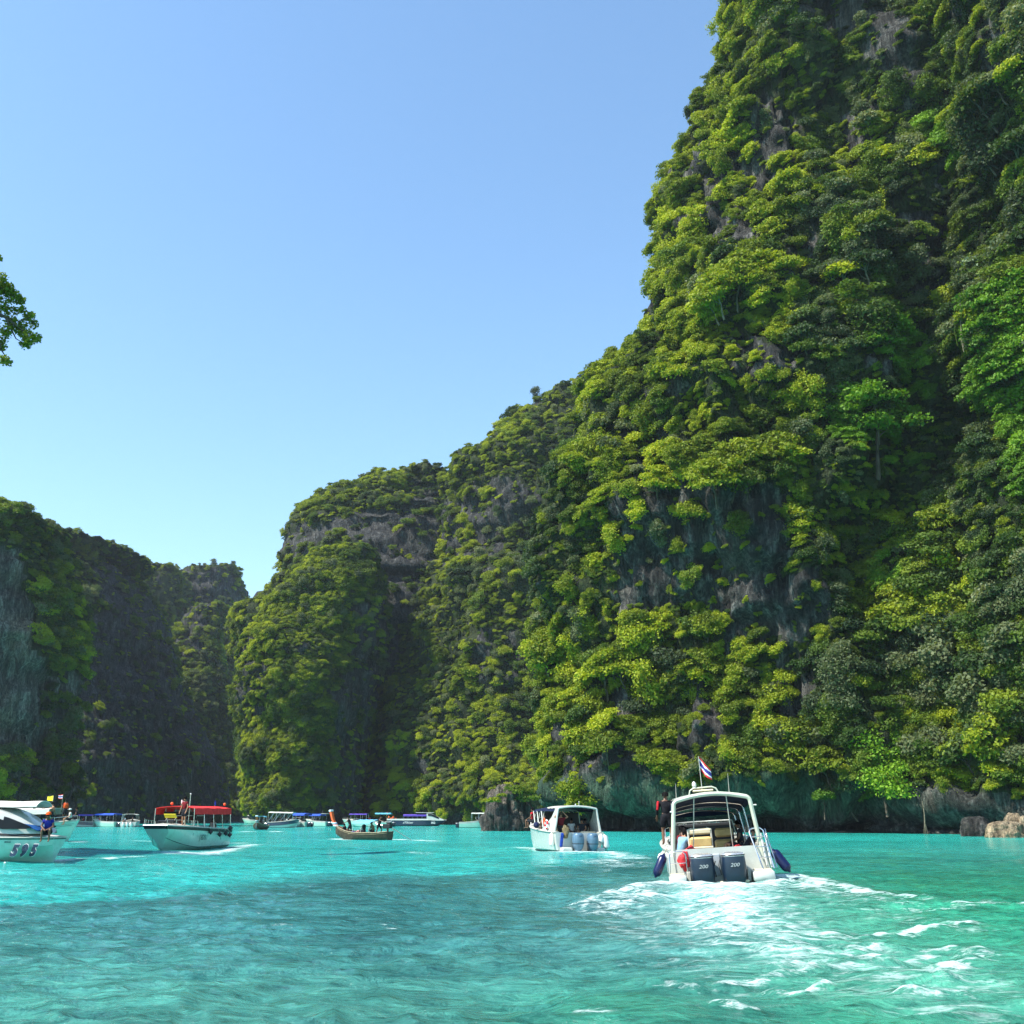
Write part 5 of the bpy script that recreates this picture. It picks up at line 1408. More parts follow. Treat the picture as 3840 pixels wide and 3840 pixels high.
def jacket(boat, p, d, label, mat, seed, rot=0):
    """crumpled life jackets heap"""
    bm = MB(); n, m = 22, 12; rows = []
    for i in range(m + 1):
        v = i / m * math.pi
        row = []
        for k in range(n):
            u = 2 * math.pi * k / n
            q = np.array([math.sin(v) * math.cos(u), math.sin(v) * math.sin(u), -math.cos(v)])
            f = 1 + .32 * float(fbm(q[0] * 2.1 + seed, q[1] * 2.1, q[2] * 2.1, 3, seed)) 
            row.append((q[0] * d[0] * f, q[1] * d[1] * f, q[2] * d[2] * f))
        rows.append(row)
    bm.loft(rows); e = bm.build('life_jacket', mat, None, loc=on(boat, p), rot=(0, 0, rot), angle=25); tagob(e, label, 'life jacket')
    return e
jacket(mainb, (-.72, .50, .82), (.24, .2, .20), 'red life jackets heaped left of the seat in the near speedboat', REDF, 3)
j = jacket(mainb, (-.98, -.02, .66), (.16, .10, .24), 'red life jacket draped over the transom beside the left outboard', REDF, 6)
jacket(mainb, (.62, .40, .86), (.20, .18, .14), 'red life jacket lying behind the right outboard', REDF, 9)
e = MB().box((0, 0, 0), (.26, .2, .24), bev=.05).build('cool_box', BLUEC, None, loc=on(mainb, (.98, .9, .60))); tagob(e, 'blue box at the feet of the reclining passenger', 'box')

# ---------------------------------------------------------------- 2. white speedboat with two pale blue outboards
loc = on_water(2172, 3196)
b2, half, zs = speedboat(dict(label='white speedboat with pale blue outboards seen from its left quarter', loc=loc, heading=R(14), roll=R(1), L=8.6, B=2.9, z0=1.02, z1=1.5, band=GREEN_PRINT, band_h=.05, band_off=1,
     engines=(), cockpit=.55, floor=.32, transom_h=.98, side_w=.2, bow_rail=True, screen=(.48, .68, .95, .62, .8), seats=True, seat_mat=BEIGE2, cock_mat=W_deck))
for ex in (-.22, .60): outboard(b2, ex, .10, 1.12, ENG2, None, y=-.50, rounder=True)
for ex in (-.22, .60): text_ob('engine_lettering', '200', .12, NAVYP, b2, (ex, -.90, .84), (R(90), 0, 0), shear=.3)
MB().tube(arch_pts(.3, 1.30, 1.12, 1.0, 2.30, .10, r=.10), .055, 8).build('stern_arch', W_, b2)
canopy(b2, NAVY, .35, 5.4, 1.12, 2.28, crown=.10, drop=.12, nose=.12)
canopy(b2, W_deck, .30, 2.4, 1.12, 2.34, crown=.10, drop=.03, name='hard_roof')
mb = MB()      # white cabin side pillars (port and starboard)
for sx in (-1, 1):
    mb.add([(sx * 1.36, .2, 1.0), (sx * 1.36, 2.9, 1.1), (sx * 1.20, 1.3, 1.8), (sx * 1.14, .7, 2.30), (sx * 1.12, .35, 2.30), (sx * 1.26, .2, 1.5), (sx * 1.30, .2, 1.0), (sx * 1.30, 2.9, 1.1), (sx * 1.14, 1.3, 1.8), (sx * 1.08, .7, 2.30), (sx * 1.06, .35, 2.30), (sx * 1.20, .2, 1.5)],
           [(0, 1, 2, 3, 4, 5), (6, 11, 10, 9, 8, 7), (0, 6, 7, 1), (1, 7, 8, 2), (2, 8, 9, 3), (3, 9, 10, 4), (4, 10, 11, 5), (5, 11, 6, 0)])
mb.build('cabin_side_pillar', W_, b2, angle=30)
mb = MB(); mb.add([(-1.0, 3.3, 1.25), (1.0, 3.3, 1.25), (1.0, 3.3, 2.1), (-1.0, 3.3, 2.1)], [(0, 1, 2, 3)]); mb.build('forward_curtain', BLACKG, b2)
for y in (3.4, 4.3, 5.2): MB().tube(arch_pts(y, 1.15, 1.05, 1.25, 2.2, .08), .022, 6).build('canopy_hoop', W_deck, b2)
for k, y in enumerate((3.0, 3.9, 4.7)): MB().tube([(-1.2, y, 1.25), (-1.12, y + .7, 2.15)], .035, 6).build('cabin_strut', W_, b2)
def buoy_ring(boat, p, rot, label, r=.22):
    e = empty('lifebuoy', loc=on(boat, p), label=label, category='lifebuoy'); e.rotation_euler = rot
    for k in range(8):
        a0 = k * math.pi / 4
        MB().tube([(r * math.cos(a0 + t * math.pi / 4), r * math.sin(a0 + t * math.pi / 4), 0) for t in (0, .25, .5, .75, 1)], .05, 8).build('ring_segment', FRED if k % 2 else FWHT, e)
buoy_ring(b2, (-1.42, 1.55, 1.42), (0, R(90), R(14)), 'red and white lifebuoy on the side of the speedboat with pale blue outboards')
fender((-1.42, .5, 1.0), (-1.45, .35, .25), .15, FENW, 'white fender with black end at the left stern corner of the second speedboat', b2, rope_to=(-1.34, .5, 1.1))
fender((1.22, -.1, .98), (1.20, -.2, .45), .15, FENW, 'white fender hanging over the right transom of the second speedboat', b2, rope_to=(1.25, .1, 1.05))
fender((1.42, -.05, .95), (1.50, -.2, .15), .19, FENW, 'large white fender on the right stern corner of the second speedboat', b2, rope_to=(1.34, .1, 1.05))
fender((-1.48, 3.4, 1.45), (-1.62, 3.0, 1.30), .17, NAVY, 'dark navy round fender on the side deck of the second speedboat', b2, rope_to=(-1.3, 3.4, 1.25))
e = MB().box((0, 0, 0), (.16, .10, .75), bev=.04, rot=(0, .12, 0)).build('towel', cloth('royal_towel', (.01, .05, .32)), None, loc=on(b2, (-1.02, -.10, .62))); tagob(e, 'blue towel hanging over the stern of the second speedboat', 'towel')
jb = jacket(b2, (-.78, .0, 1.02), (.17, .12, .32), 'khaki cloth bundle on the transom left of the pale blue outboards', C_KHAKI, 12)
MB().box((-.85, -.35, .15), (.55, .6, .22), bev=.05).build('swim_platform', W_, b2); MB().box((1.05, -.30, .15), (.5, .5, .22), bev=.05).build('swim_platform', W_, b2)
mb = MB(); mb.tube([(.1, .35, 2.45), (.1, .35, 2.62)], .012, 5); mb.ball((.1, .35, 2.64), .03, 8, 6); mb.ball((-.1, .35, 2.50), .04, 8, 6); mb.build('mast_light', FENW, b2)
person(on(b2, (-.86, .55, .36)), R(14 + 175), 'arms_up', 'passenger with raised elbows standing in the stern of the second speedboat', SKIN, C_DKRED, C_DARK, hair=HAIRB)
person(on(b2, (.55, 1.2, .60)), R(170), 'sit', 'bare-armed passenger sitting at the right side of the second speedboat', SKIN, C_DARK, C_DARK)
person(on(b2, (.05, 1.6, .60)), R(200), 'sit', 'passenger in white in the shade of the second speedboat canopy', SKIN2, C_WHITE, C_DARK)
person(on(b2, (1.0, 2.0, .60)), R(190), 'sit', 'passenger in dark top far right under the second speedboat canopy', SKIN2, C_DARK, C_DARK)
person(on(b2, (-1.05, 5.7, 1.20)), R(60), 'sit', 'person in a red shirt sitting on the foredeck of the second speedboat', SKIN2, C_RED, C_DARK)
person(on(b2, (-.80, 3.9, .85)), R(20), 'sit', 'passenger in an orange life vest behind the windscreen of the second speedboat', SKIN, None, C_DARK, vest=C_ORANGE)

# ---------------------------------------------------------------- 3. red canopied speedboat
loc = on_water(790, 3176)
b3, half, zs = speedboat(dict(label='speedboat with bright red canopy and square bow coming towards the camera', loc=loc, heading=R(180 - 9), L=7.6, B=2.95, z0=1.10, z1=1.38, bow_w=.50, bow_pow=2.6, rake=1.5, sheer_pow=1.2,
     band=BLACK, band_h=.20, chine_line=True, engines=(-.45, .45), cockpit=.62, floor=.35, side_w=.22, canopy=(REDC, .02, .70, 1.28, 2.36, dict(crown=.12, drop=.34, nose=.03)), hull=MINT_BOUNCE, posts=5, screen=(.50, .74, 1.15, .62, .7), glass=CLEAR, bow_rail=True, rail_mat=W_))
MB().box((-.10, 6.05, 1.90), (.75, .03, .30), bev=.008, rot=(-.75, 0, 0)).build('screen_placard', YELLOW, b3)
MB().box((-.10, 6.45, 1.58), (1.0, .30, .16), bev=.03).build('dark_hatch', BLACK, b3)
MB().box((0, 4.6, 1.9), (2.1, .05, .5), bev=.01).build('rear_window_band', BLACKG, b3)
for sx in (-1, 1): MB().sheet([[(sx * 1.27, y, 2.28), (sx * 1.36, y, 1.30)] for y in (.3, 1.6, 2.9)]).build('side_curtain', CLEAR, b3)
text_ob('hull_registration', 'J BDSU', .42, GREEN_PRINT, b3, (-1.512, 4.45, .66), (R(90), 0, R(-90)), shear=.35, sx=.8)
text_ob('hull_mark', '1', .42, GREEN_PRINT, b3, (-1.505, 2.0, .62), (R(90), 0, R(-90)), shear=.35)
text_ob('bow_mark', '2', .16, GREEN_PRINT, b3, (-1.47, 5.7, .86), (R(90), 0, R(-78)), sx=2.0)
thai_flag(b3, (.35, 3.9, 2.50), .22, .2, (-.30, 0, -.10), pole_h=.34, plain=FWHT)
thai_flag(b3, (-.6, 1.2, 2.50), .30, .2, (-.08, 0, -.10), pole_h=.34, plain=BLUEC)
MB().tube([(-.75, 5.0, 1.5), (-.75, 5.0, 3.15)], .02, 6).build('mast', STEEL, b3); MB().ball((-.75, 5.0, 3.17), .05).build('mast_light', FENW, b3)
for x, y in ((.6, 4.6), (-1.0, .6)): MB().ball((x, y, 2.62), .09).build('roof_float', ORANGE, b3)
for k, (y, zz, x, r) in enumerate(((3.6, 1.02, -1.55, .14), (2.4, .86, -1.60, .14), (1.5, .90, -1.60, .13), (.9, .80, -1.60, .15), (.7, 1.2, -1.52, .16))):
    p = ('first', 'second', 'third', 'fourth', 'uppermost')[k]
    fender((x, y, zz + .12), (x - .02, y - .05, zz - .20), r, BLACK, f'black fender on the side of the red canopied boat, {p} from the bow' if k < 4 else 'black fender standing highest at the stern of the red canopied boat', b3, 'black fenders', rope_to=(-1.38, y, 1.25))
person(on(b3, (-.95, 6.0, 1.28)), R(150), 'stand', 'crewman standing on the foredeck of the red canopied boat by its mast', SKIN, C_DKRED, C_DARK)
for k, (x, y) in enumerate(((.7, 3.0), (-.8, 1.6))):
    person(on(b3, (x, y, .62)), R(160), 'sit', 'passenger seated in the %s of the red canopied boat' % ('middle' if k == 0 else 'stern'), SKIN2, C_WHITE if k else C_DARK, C_DARK)

# ---------------------------------------------------------------- 4. boat 595 at the left edge
bx, by = on_water(190, 3236)
b4, half, zs = speedboat(dict(label='mint hulled speedboat with number 595 cut by the left edge of the photo', hull=MINT_BOUNCE, loc=(bx - 9.9, by + .9), heading=R(-90 - 5), L=10.2, B=3.0, z0=1.05, z1=1.02, bow_w=.34, bow_pow=3.6, rake=.25, sheer_pow=1.0,
     band=GREEN_PRINT, band_h=.08, engines=(-.45, .45), cockpit=.50, floor=.35, side_w=.22, screen=None, seats=True, crown=.30))
# raised topsides with black swoosh, cabin with two dark windows, hard roof
mb = MB()
for sx in (-1, 1):
    rr = []
    for f in np.linspace(.20, .93, 16):
        h = .46 * (1 - ((f - .20) / .73) ** 2.2) + .02
        rr.append([(sx * (half(f) + .0), f * 10.2, zs(f)), (sx * (half(f) - .08), f * 10.2, zs(f) + h), (sx * (half(f) - .22), f * 10.2, zs(f) + h + .02)])
    mb.sheet(rr)
mb.build('topside', W_, b4, angle=50)
mb = MB()
for sx in (-1, 1):
    mb.sheet([[(sx * (half(f) - .008), f * 10.2, zs(f) + (.46 * (1 - ((f - .20) / .73) ** 2.2)) * .40 + .02), (sx * (half(f) - .058), f * 10.2, zs(f) + (.46 * (1 - ((f - .20) / .73) ** 2.2)) * .98 + .02)] for f in np.linspace(.20, .92, 16)])
mb.build('side_stripe', BLACKG, b4, angle=60)
cab = []
for (y, w, z) in ((6.0, 1.22, 2.16), (7.7, 1.18, 2.18), (8.2, 1.12, 2.02), (8.7, 1.0, 1.80), (9.2, .84, 1.50), (9.7, .55, 1.18)):
    cab.append([(-w - .08, y, 1.2), (-w, y, (1.3 + z) / 2 + .1), (-w * .86, y, z), (0, y, z + .06), (w * .86, y, z), (w, y, (1.3 + z) / 2 + .1), (w + .08, y, 1.2)])
MB().sheet(cab, th=.03).build('cabin', W_, b4, angle=45)
for sx in (-1, 1):
    for (ya, yb_, za) in ((8.0, 9.0, 1.80), (8.32, 9.45, 1.86)):
        rows = []
        for f in np.linspace(0, 1, 7):
            y = ya + (yb_ - ya) * f; zt = za - (za - 1.44) * f ** 1.2; zb = max(zt - .46 * math.sin(math.pi * min(1, .10 + f * .9)) ** .7, 1.36)
            w = 1.27 - .10 * max(0, y - 8.2) - .22 * max(0, y - 8.9)
            rows.append([(sx * (w - .02), y, zb), (sx * (w - .02 - .08 * (zt - 1.3)), y, zt)])
        MB().sheet(rows).build('cabin_window', BLACKG, b4)
canopy(b4, WHITEC, 3.5, 9.35, 1.35, 2.30, crown=.18, drop=.05, name='hard_roof', taper=.45)
for sx in (-1, 1):
    for y in (3.8, 5.4, 6.8): post(b4, (sx * 1.3, y, 1.2), (sx * 1.2, y, 2.36))
def side_frame(Lh, B, half, y, z, out=.02, sink=.035):
    """point and yaw on the starboard topsides"""
    t = y / Lh; d = (half(t + .01) - half(t - .01)) / (.02 * Lh)
    return (half(t) * .965 + out, y, z), (R(90), 0, R(90) + math.atan(d) * 1.0)
for off_, ex_, mt_, nm_, dp_ in ((.036, .034, NAVYP, 'hull_number', .012), (.052, .012, FWHT, 'number_outline', .008)):
    for ch, yy_ in (('5', 8.86), ('9', 9.20), ('5', 9.54)):
        l_, r_ = side_frame(10.2, 3.0, half, yy_, .50, ex_ + .02)
        text_ob(nm_, ch, .60, mt_, b4, l_, r_, shear=.40, offset=off_, sx=1.05, depth=dp_)
l_, r_ = side_frame(10.2, 3.0, half, 8.55, .90, .05); text_ob('hull_lettering', '..... ............', .20, GREEN_PRINT, b4, l_, r_, shear=.3, offset=.02, sx=.6)
mb = MB(); mb.box((0, 0, 0), (1.1, .75, .05), rot=(-.35, 0, 0), bev=.02); e = mb.build('sun_mat', cloth('mat_blue', (0.004, 0.06, 0.22)), None, loc=on(b4, (.45, 9.40, 1.42)), rot=(0, 0, R(-95))); tagob(e, 'blue mat draped over the foredeck of boat 595', 'mat')
for y in (8.8, 6.4): MB().ball((1.50, y, .05), .05).build('hull_fitting', FENW, b4)
person(on(b4, (.62, 9.98, .86)), R(-170), 'sit_lean', 'man in a blue shirt and orange cap sitting on the bow of boat 595', SKIN2, C_BLUE, C_BLACK, hat=C_ORANGE)
person(on(b4, (1.15, 7.75, .98)), R(175), 'sit', 'passenger in an orange life vest at the very left edge of the photo', SKIN2, None, C_DARK, vest=C_ORANGE)

# ---------------------------------------------------------------- 5. white roofed speedboat behind 595
bx, by = on_water(262, 3156)
b5, half, zs = speedboat(dict(label='white roofed speedboat with a yellow flag and people on its bow behind boat 595', loc=(bx - 8.4, by + 1.2), heading=R(-90 - 8), L=9.0, B=2.9, z0=1.0, z1=1.62, hull=MINT_BOUNCE, bow_w=.10, rake=.9, band=W_deck, band_h=.10,
     engines=(), cockpit=.55, floor=.35, canopy=(WHITEC, .10, .80, 1.3, 2.42, dict(crown=.10, drop=.34)), posts=4, seats=True, bow_rail=True))
for k in range(3):
    zl = 1.30 - k * .12
    mb = MB(); mb.tube([(half(t) * (1 - .01 * k) + .012, t * 9.0 - .2 * k * t ** 5, zs(t) - .26 - k * .12) for t in np.linspace(.55, .98, 10)], .012, 5); mb.build('hull_crease', GREEN_PRINT, b5)
text_ob('hull_mark', '** *', .30, GREEN_PRINT, b5, (1.22, 7.45, .62), (R(90), 0, R(72)), shear=.2)
thai_flag(b5, (0.3, 6.8, 2.3), .40, .3, (-.02, -.52, -.05), pole_h=1.15, plain=YELLOW, wave=.03)
thai_flag(b5, (0.3, 7.6, 2.3), .36, .3, (-.02, -.40, -.02), pole_h=1.25, wave=.03)
for k, (x, y, z, rz, ps, tp, sk, vs, lb) in enumerate((
    (.9, 6.5, 1.05, 60, 'stand', C_DARK, SKIN2, None, 'person in dark clothes standing beneath the yellow flag'),
    (.9, 5.7, .85, 100, 'stand', None, SKIN, None, 'bare-chested person leaning at the side left of the yellow flag'),
    (.8, 7.1, 1.25, -20, 'stand', None, SKIN, None, 'bare-chested person standing right of the yellow flag'),
    (.2, 7.9, 1.45, 30, 'stand', C_DKRED, SKIN2, C_ORANGE, 'person in a reddish vest standing on the bow beneath the striped flag'),
    (.4, 8.5, 1.30, 120, 'sit', C_WHITE, SKIN, None, 'person in a white cap sitting at the bow rail of the white roofed boat'),
    (-.2, 8.7, 1.40, 100, 'sit', C_DARK, SKIN2, None, 'dark figure crouching at the tip of the bow of the white roofed boat'),
    (.7, 5.2, .75, 90, 'sit', C_LBLUE, SKIN, None, 'seated person in light blue low at the side of the white roofed boat'))):
    person(on(b5, (x, y, z)), R(rz), ps, lb, sk, tp, C_DARK, vest=vs, hat=C_WHITE if 'white cap' in lb else None)

# ---------------------------------------------------------------- far boats
def far(label, px_s, py_s, heading, **k):
    o = dict(label=label, loc=on_water(px_s, py_s), heading=R(heading), L=9, B=2.8, z0=.95, z1=1.45, rake=1.1, engines=(-.4, .4), cockpit=.58, floor=.35, seats=False, posts=4, band_h=.16)
    o.update(k); return speedboat(o)
f1, h1, s1 = far('distant speedboat with purple canopy and dark blue side panel left of the blue canopied one', 362, 3101, 80, L=6.2, band=NAVYH, band_h=.62, canopy=(PURPC, .05, .75, 1.2, 2.25, dict(crown=.14, drop=.10)), bow_rail=True, z1=1.35)
f2, h2, s2 = far('distant speedboat with bright blue canopy and green-grey hull', 443, 3101.5, 68, hull=MINT_BOUNCE, L=6.4, band=W_, band_h=.30, canopy=(BLUEC, .05, .78, 1.2, 2.45, dict(crown=.12, drop=.20, nose=.03)), bow_rail=True)
f3, h3, s3 = far('distant white roofed speedboat seen from astern with three outboards', 478, 3102, 10, L=7, B=3.2, canopy=(WHITEC, .10, .55, 1.3, 2.35, dict(crown=.10, drop=.06)), engines=(-.7, 0, .7), cowl=FENW, antennas=(((.8, .2, 2.4), .6), ((-.6, .2, 2.4), .5)))
f4, h4, s4 = far('distant white speedboat with long white canopy just right of the red canopied boat', 985, 3088, 86, hull=MINT_BOUNCE, L=6.5, band=W_, band_h=.30, canopy=(WHITEC, .02, .78, 1.2, 2.35, dict(crown=.12, drop=.06)), braces=True, bow_rail=True)
f5, h5, s5 = far('distant navy hulled speedboat with white canopy behind the small longtail', 1010, 3104, -94, L=5.6, band=NAVYH, band_h=.62, canopy=(WHITEC, .0, .80, 1.2, 2.70, dict(crown=.12, drop=.06, slope=-.1)), braces=True)
f6, h6, s6 = far('distant speedboat stern with a row of pale outboards between the canopied boats', 1088, 3102, 4, L=6, B=3.2, engines=(-1.0, -.35, .35, 1.0), cowl=FENW, eng_s=1.15)
f7, h7, s7 = far('distant speedboat with blue canopy and white cabin, left one of the blue canopied pair', 1158, 3101, 60, hull=MINT_BOUNCE, L=6.0, band=W_, band_h=.22, canopy=(BLUEC, .05, .55, 1.15, 2.45, dict(crown=.18, drop=.26)), screen=(.45, .72, 1.0, .55, .6))
f8, h8, s8 = far('distant speedboat with blue and white canopy, right one of the blue canopied pair', 1232, 3099, 66, hull=MINT_BOUNCE, L=5.8, band=W_, band_h=.22, canopy=(BLUEC, .25, .75, 1.1, 2.35, dict(crown=.16, drop=.22)), screen=(.55, .75, 1.0, .4, .5), antennas=(((0, .3, 2.5), .7),))
MB().box((0, 1.0, 2.55), (1.4, 1.3, .08), bev=.03).build('radar_arch', W_, f8)
f9, h9, s9 = far('distant long mint hulled speedboat behind the longtail boat', 1470, 3100, 88, hull=MINT_BOUNCE, L=10.2, band=W_, band_h=.22, canopy=(PURPC, .50, .85, 1.2, 2.42, dict(crown=.12, drop=.08)), bow_rail=True)
canopy(f9, SKYC, .2, 3.4, 1.2, 2.60, crown=.10, drop=.16, name='rear_canopy')
f10, h10, s10 = far('long navy hulled speedboat numbered 002 with purple canopy', 1452, 3097.5, -88, L=13.0, B=3.2, z0=1.20, z1=1.25, rake=2.4, bow_pow=3, band=NAVYH, band_h=.98, hull=NAVYH, canopy=(PURPC, .27, .66, 1.35, 2.30, dict(crown=.16, drop=.24)), posts=6, cockpit=.64)
MB().sheet([[(x, 2.0 + 0 * x, 0) for x in (0, 1)], [(0, 2.1, 0), (1, 2.1, 0)]])
rows = []
for (y, z) in ((8.6, 2.72), (9.6, 2.72), (10.6, 2.2), (11.6, 1.7), (12.4, 1.40)):
    rows.append([(-1.35, y, 1.2), (-1.25, y, z - .12), (0, y, z), (1.25, y, z - .12), (1.35, y, 1.2)])
MB().sheet(rows, th=.04).build('cabin', W_, f10, angle=50)
MB().sheet([[(1.29, y, 2.55 - .42 * max(0, y - 9.6)), (1.37, y, 2.15 - .40 * max(0, y - 9.6))] for y in (8.9, 9.6, 10.5, 11.3)]).build('cabin_window', BLACKG, f10)
MB().box((0, 8.2, 2.80), (2.4, 4.0, .10), bev=.04).build('hard_roof', W_, f10)
MB().sheet([[(1.62, y, 1.22), (1.56, y, 1.52)] for y in (0, 3, 6, 8, 9)]).build('white_coaming', W_, f10)
text_ob('hull_number', '002', .62, FWHT, f10, (1.615, 10.1, .66), (R(90), 0, R(90)), offset=.01)
text_ob('hull_lettering', 'oTOU.us.r', .55, FWHT, f10, (1.625, 4.6, .72), (R(90), 0, R(90)), shear=.3, offset=.01, sx=.9)
for k in range(5):
    person(on(f10, ((-.6, .5, -.1, .7, -.5)[k], -.1 + .48 * k, (2.0, 1.75, 1.45, 1.7, 1.3)[k] - .62)), R(90 + 30 * k), 'sit' if k else 'stand', ('tallest, sternmost', 'second from the stern', 'middle', 'fourth from the stern', 'foremost')[k] + ' orange-vested passenger crowded at the stern of navy boat 002', SKIN, None, C_DARK, vest=C_ORANGE, group='orange vested passengers on boat 002')
f11, h11, s11 = far('distant mint hulled speedboat with white roof beside the boulder at the cliff foot', 1724, 3104, -92, hull=MINT_BOUNCE, L=6.2, band=W_, band_h=.26, canopy=(WHITEC, .35, .98, 1.1, 2.55, dict(crown=.08, drop=.10)), z1=1.6, rake=1.6, screen=(.5, .75, 1.0, .5, .6))
f12, h12, s12 = far('white hard-topped speedboat with dark curved window bow-on between 002 and the boulder', 1720, 3092, 150, L=6.0, band=BLACK, band_h=.30, canopy=(WHITEC, .10, .70, 1.2, 2.75, dict(crown=.10, drop=.08)), screen=(.45, .78, 1.05, .9, .9))
for (b, lst) in ((f1, ((0, 3.0),)), (f2, ((.3, 3.5), (-.2, 4.6))), (f4, ((.5, 1.0), (.5, .3), (-.2, 5.0))), (f5, ((.4, 2.0), (.3, 3.6))), (f3, ((.6, .8), (-.7, 1.0))), (f9, ((-.5, 4.6),))):
    for (x, y) in lst:
        pre_ = '' if len(lst) == 1 else ('sternmost ' if y == min(q[1] for q in lst) else ('foremost ' if y == max(q[1] for q in lst) else 'middle '))
        person(on(b, (x, y, .75)), R(random.Random(x * 9 + y).uniform(0, 360)), 'sit', pre_ + {id(f1): 'lone passenger on the purple canopied boat', id(f2): 'passenger under the bright blue canopy', id(f4): 'passenger in the open stern of the long white canopied boat', id(f5): 'passenger in the navy hulled boat behind the small longtail', id(f3): 'passenger in the stern of the boat with three outboards', id(f9): 'passenger standing out above the long mint hull'}[id(b)], SKIN, (C_WHITE, C_RED, C_DARK, C_LBLUE)[int(y * 3) % 4], C_DARK, group='passengers on the far boats')

# ---------------------------------------------------------------- longtail boats
def longtail(label, loc, heading, Lh=7.2, B=1.5, canopy_mat=SKYC, s=1.0, prow_h=1.75):
    e = boat_root('longtail_boat', label, loc, heading, 'longtail boat')
    n = 26; rows = []
    def st(t):
        k = max(0, (t - .45) / .55); q = max(0, (.2 - t) / .2)
        b = B / 2 * (1 - k ** 2.2) * (1 - .35 * q ** 2) + .03
        z = .58 + .62 * k ** 2.4 + .10 * q
        zk = -.22 + .70 * k ** 3.2
        y = t * Lh
        return b, z, zk, y
    for i in range(n + 1):
        b, z, zk, y = st(i / n)
        rows.append([(-b, y, z), (-b * .92, y, z * .55 + zk * .45), (-b * .55, y, zk + .08), (0, y, zk), (b * .55, y, zk + .08), (b * .92, y, z * .55 + zk * .45), (b, y, z)])
    mb = MB(); mb.loft(rows, closed=False); mb.f.append(tuple(range(7))); mb.m.append(0); mb.build('hull', WOOD, e, angle=50)
    mb = MB(); mb.loft([[(x * .92, y, z + .02 if abs(x) > .01 else z + .06) for (x, y, z) in r] for r in rows], closed=False); mb.build('inner_hull', WOOD2, e)
    for sx in (-1, 1):
        MB().tube([(sx * (st(i / n)[0] + .01), st(i / n)[3], st(i / n)[1]) for i in range(n + 1)], .04, 6).build('gunwale', WOOD3, e)
        MB().tube([(sx * (st(i / n)[0] * .985 + .01), st(i / n)[3], st(i / n)[1] - .12) for i in range(n + 1)], .018, 5).build('hull_strake', WOOD3, e)
    mb = MB()
    bx = [(Lh * .985, 1.0), (Lh * 1.03, 1.35), (Lh * 1.06, 1.35 + (prow_h - 1.35) * .5), (Lh * 1.10, prow_h + .35)]
    mb.loft([[(-w, y - .09, z), (w, y - .09, z), (w, y + .09, z), (-w, y + .09, z)] for (y, z), w in zip(bx, (.09, .13, .15, .17))]); mb.build('prow_post', ORANGE, e, smooth=False)
    MB().box((0, Lh * 1.105, prow_h + .42), (.40, .22, .16), bev=.02, rot=(-.2, 0, 0)).build('prow_cap', paint('prow_cap_white', (.6, .72, .75), .5), e)
    mb = MB()
    for k, zz in enumerate((1.12, 1.20, 1.28, 1.36)): mb.tube([(.19 * math.cos(a), Lh * (1.0 + .012 * k) + .20 * math.sin(a), zz + .02 * math.sin(3 * a)) for a in [j * math.pi / 6 for j in range(12)]], .05, 6, closed=True, mi=k % 3)
    mb.build('bow_garland', [FWHT, PINKF, C_LBLUE], e)
    mb = MB(); mb.tube([(0.1, Lh * 1.0, 1.1), (.12, Lh * 1.0 + .03, .55), (.10, Lh * .99, .2)], .02, 5); mb.build('garland_ribbon', C_LBLUE, e)
    for f in (.30, .42, .54, .66): MB().box((0, f * Lh, .48), (B * .92, .22, .04)).build('thwart', WOOD3, e)
    if canopy_mat:
        canopy(e, canopy_mat, Lh * .30, Lh * .62, .62, 1.50, crown=.04, drop=.06, tilt=.22); 
        for f in (.31, .46, .61):
            for sx in (-1, 1): post(e, (sx * .62, f * Lh, .6), (sx * .58, f * Lh, 1.5), .015)
    g = bpy.data.objects.new('tail_engine', None); link(g, e); g.location = (0, .25, .98)
    mb = MB(); mb.box((0, .05, .12), (.42, .75, .36), bev=.05); mb.box((0, -.1, .36), (.30, .34, .16), bev=.03); mb.build('engine_block', BLACK, g)
    mb = MB(); mb.tube([(.12, .2, .3), (.2, -.1, .5), (.2, -.3, .55)], .03, 6); mb.build('exhaust', STEEL, g)
    MB().tube([(0, .3, .15), (0, 1.25, .35)], .018, 6).build('tiller', STEEL, g)
    MB().tube([(0, -.3, .05), (0, -2.6, -1.10)], .022, 6).build('propeller_shaft', BLACK, g)
    mb = MB(); mb.ball((0, -2.62, -1.10), .06)
    for k in range(3): a = k * 2.09; mb.box((.09 * math.cos(a), -2.62, -1.10 + .09 * math.sin(a)), (.16, .02, .07), rot=(0, -a, .4), bev=.005)
    mb.build('propeller', SILV, g)
    MB().box((0, .25, .80), (.12, .12, .5)).build('engine_post', WOOD, e)
    return e
lt = longtail('wooden longtail boat with orange prow post and light blue awning', on_water(1462, 3150), R(90 - 27), Lh=5.6, B=1.45, prow_h=1.95)
person(on(lt, (0, 4.1, .30)), R(80), 'reach', 'dark silhouetted man standing forward in the longtail boat', SKIN2, C_DARK, C_DARK, scale=.98)
person(on(lt, (.0, 1.15, .35)), R(-120), 'reach', 'boatman bending over the engine of the longtail boat', SKIN2, C_DARK, C_BLACK)
person(on(lt, (.1, 4.75, .35)), R(40), 'sit', 'small dark figure sitting just behind the garlanded prow', SKIN2, C_DARK, C_DARK, scale=.8)
person(on(lt, (-.2, 2.5, .30)), R(60), 'sit', 'passenger sitting beneath the light blue awning of the longtail', SKIN2, C_DARK, C_DARK)
person(on(lt, (.2, 1.8, .30)), R(60), 'sit_lean', 'passenger leaning behind the awning of the longtail', SKIN2, C_KHAKI, C_DARK)
jacket(lt, (.1, 3.15, .62), (.30, .22, .16), 'pink and orange bundle lying amidships in the longtail boat', PINKF, 15)
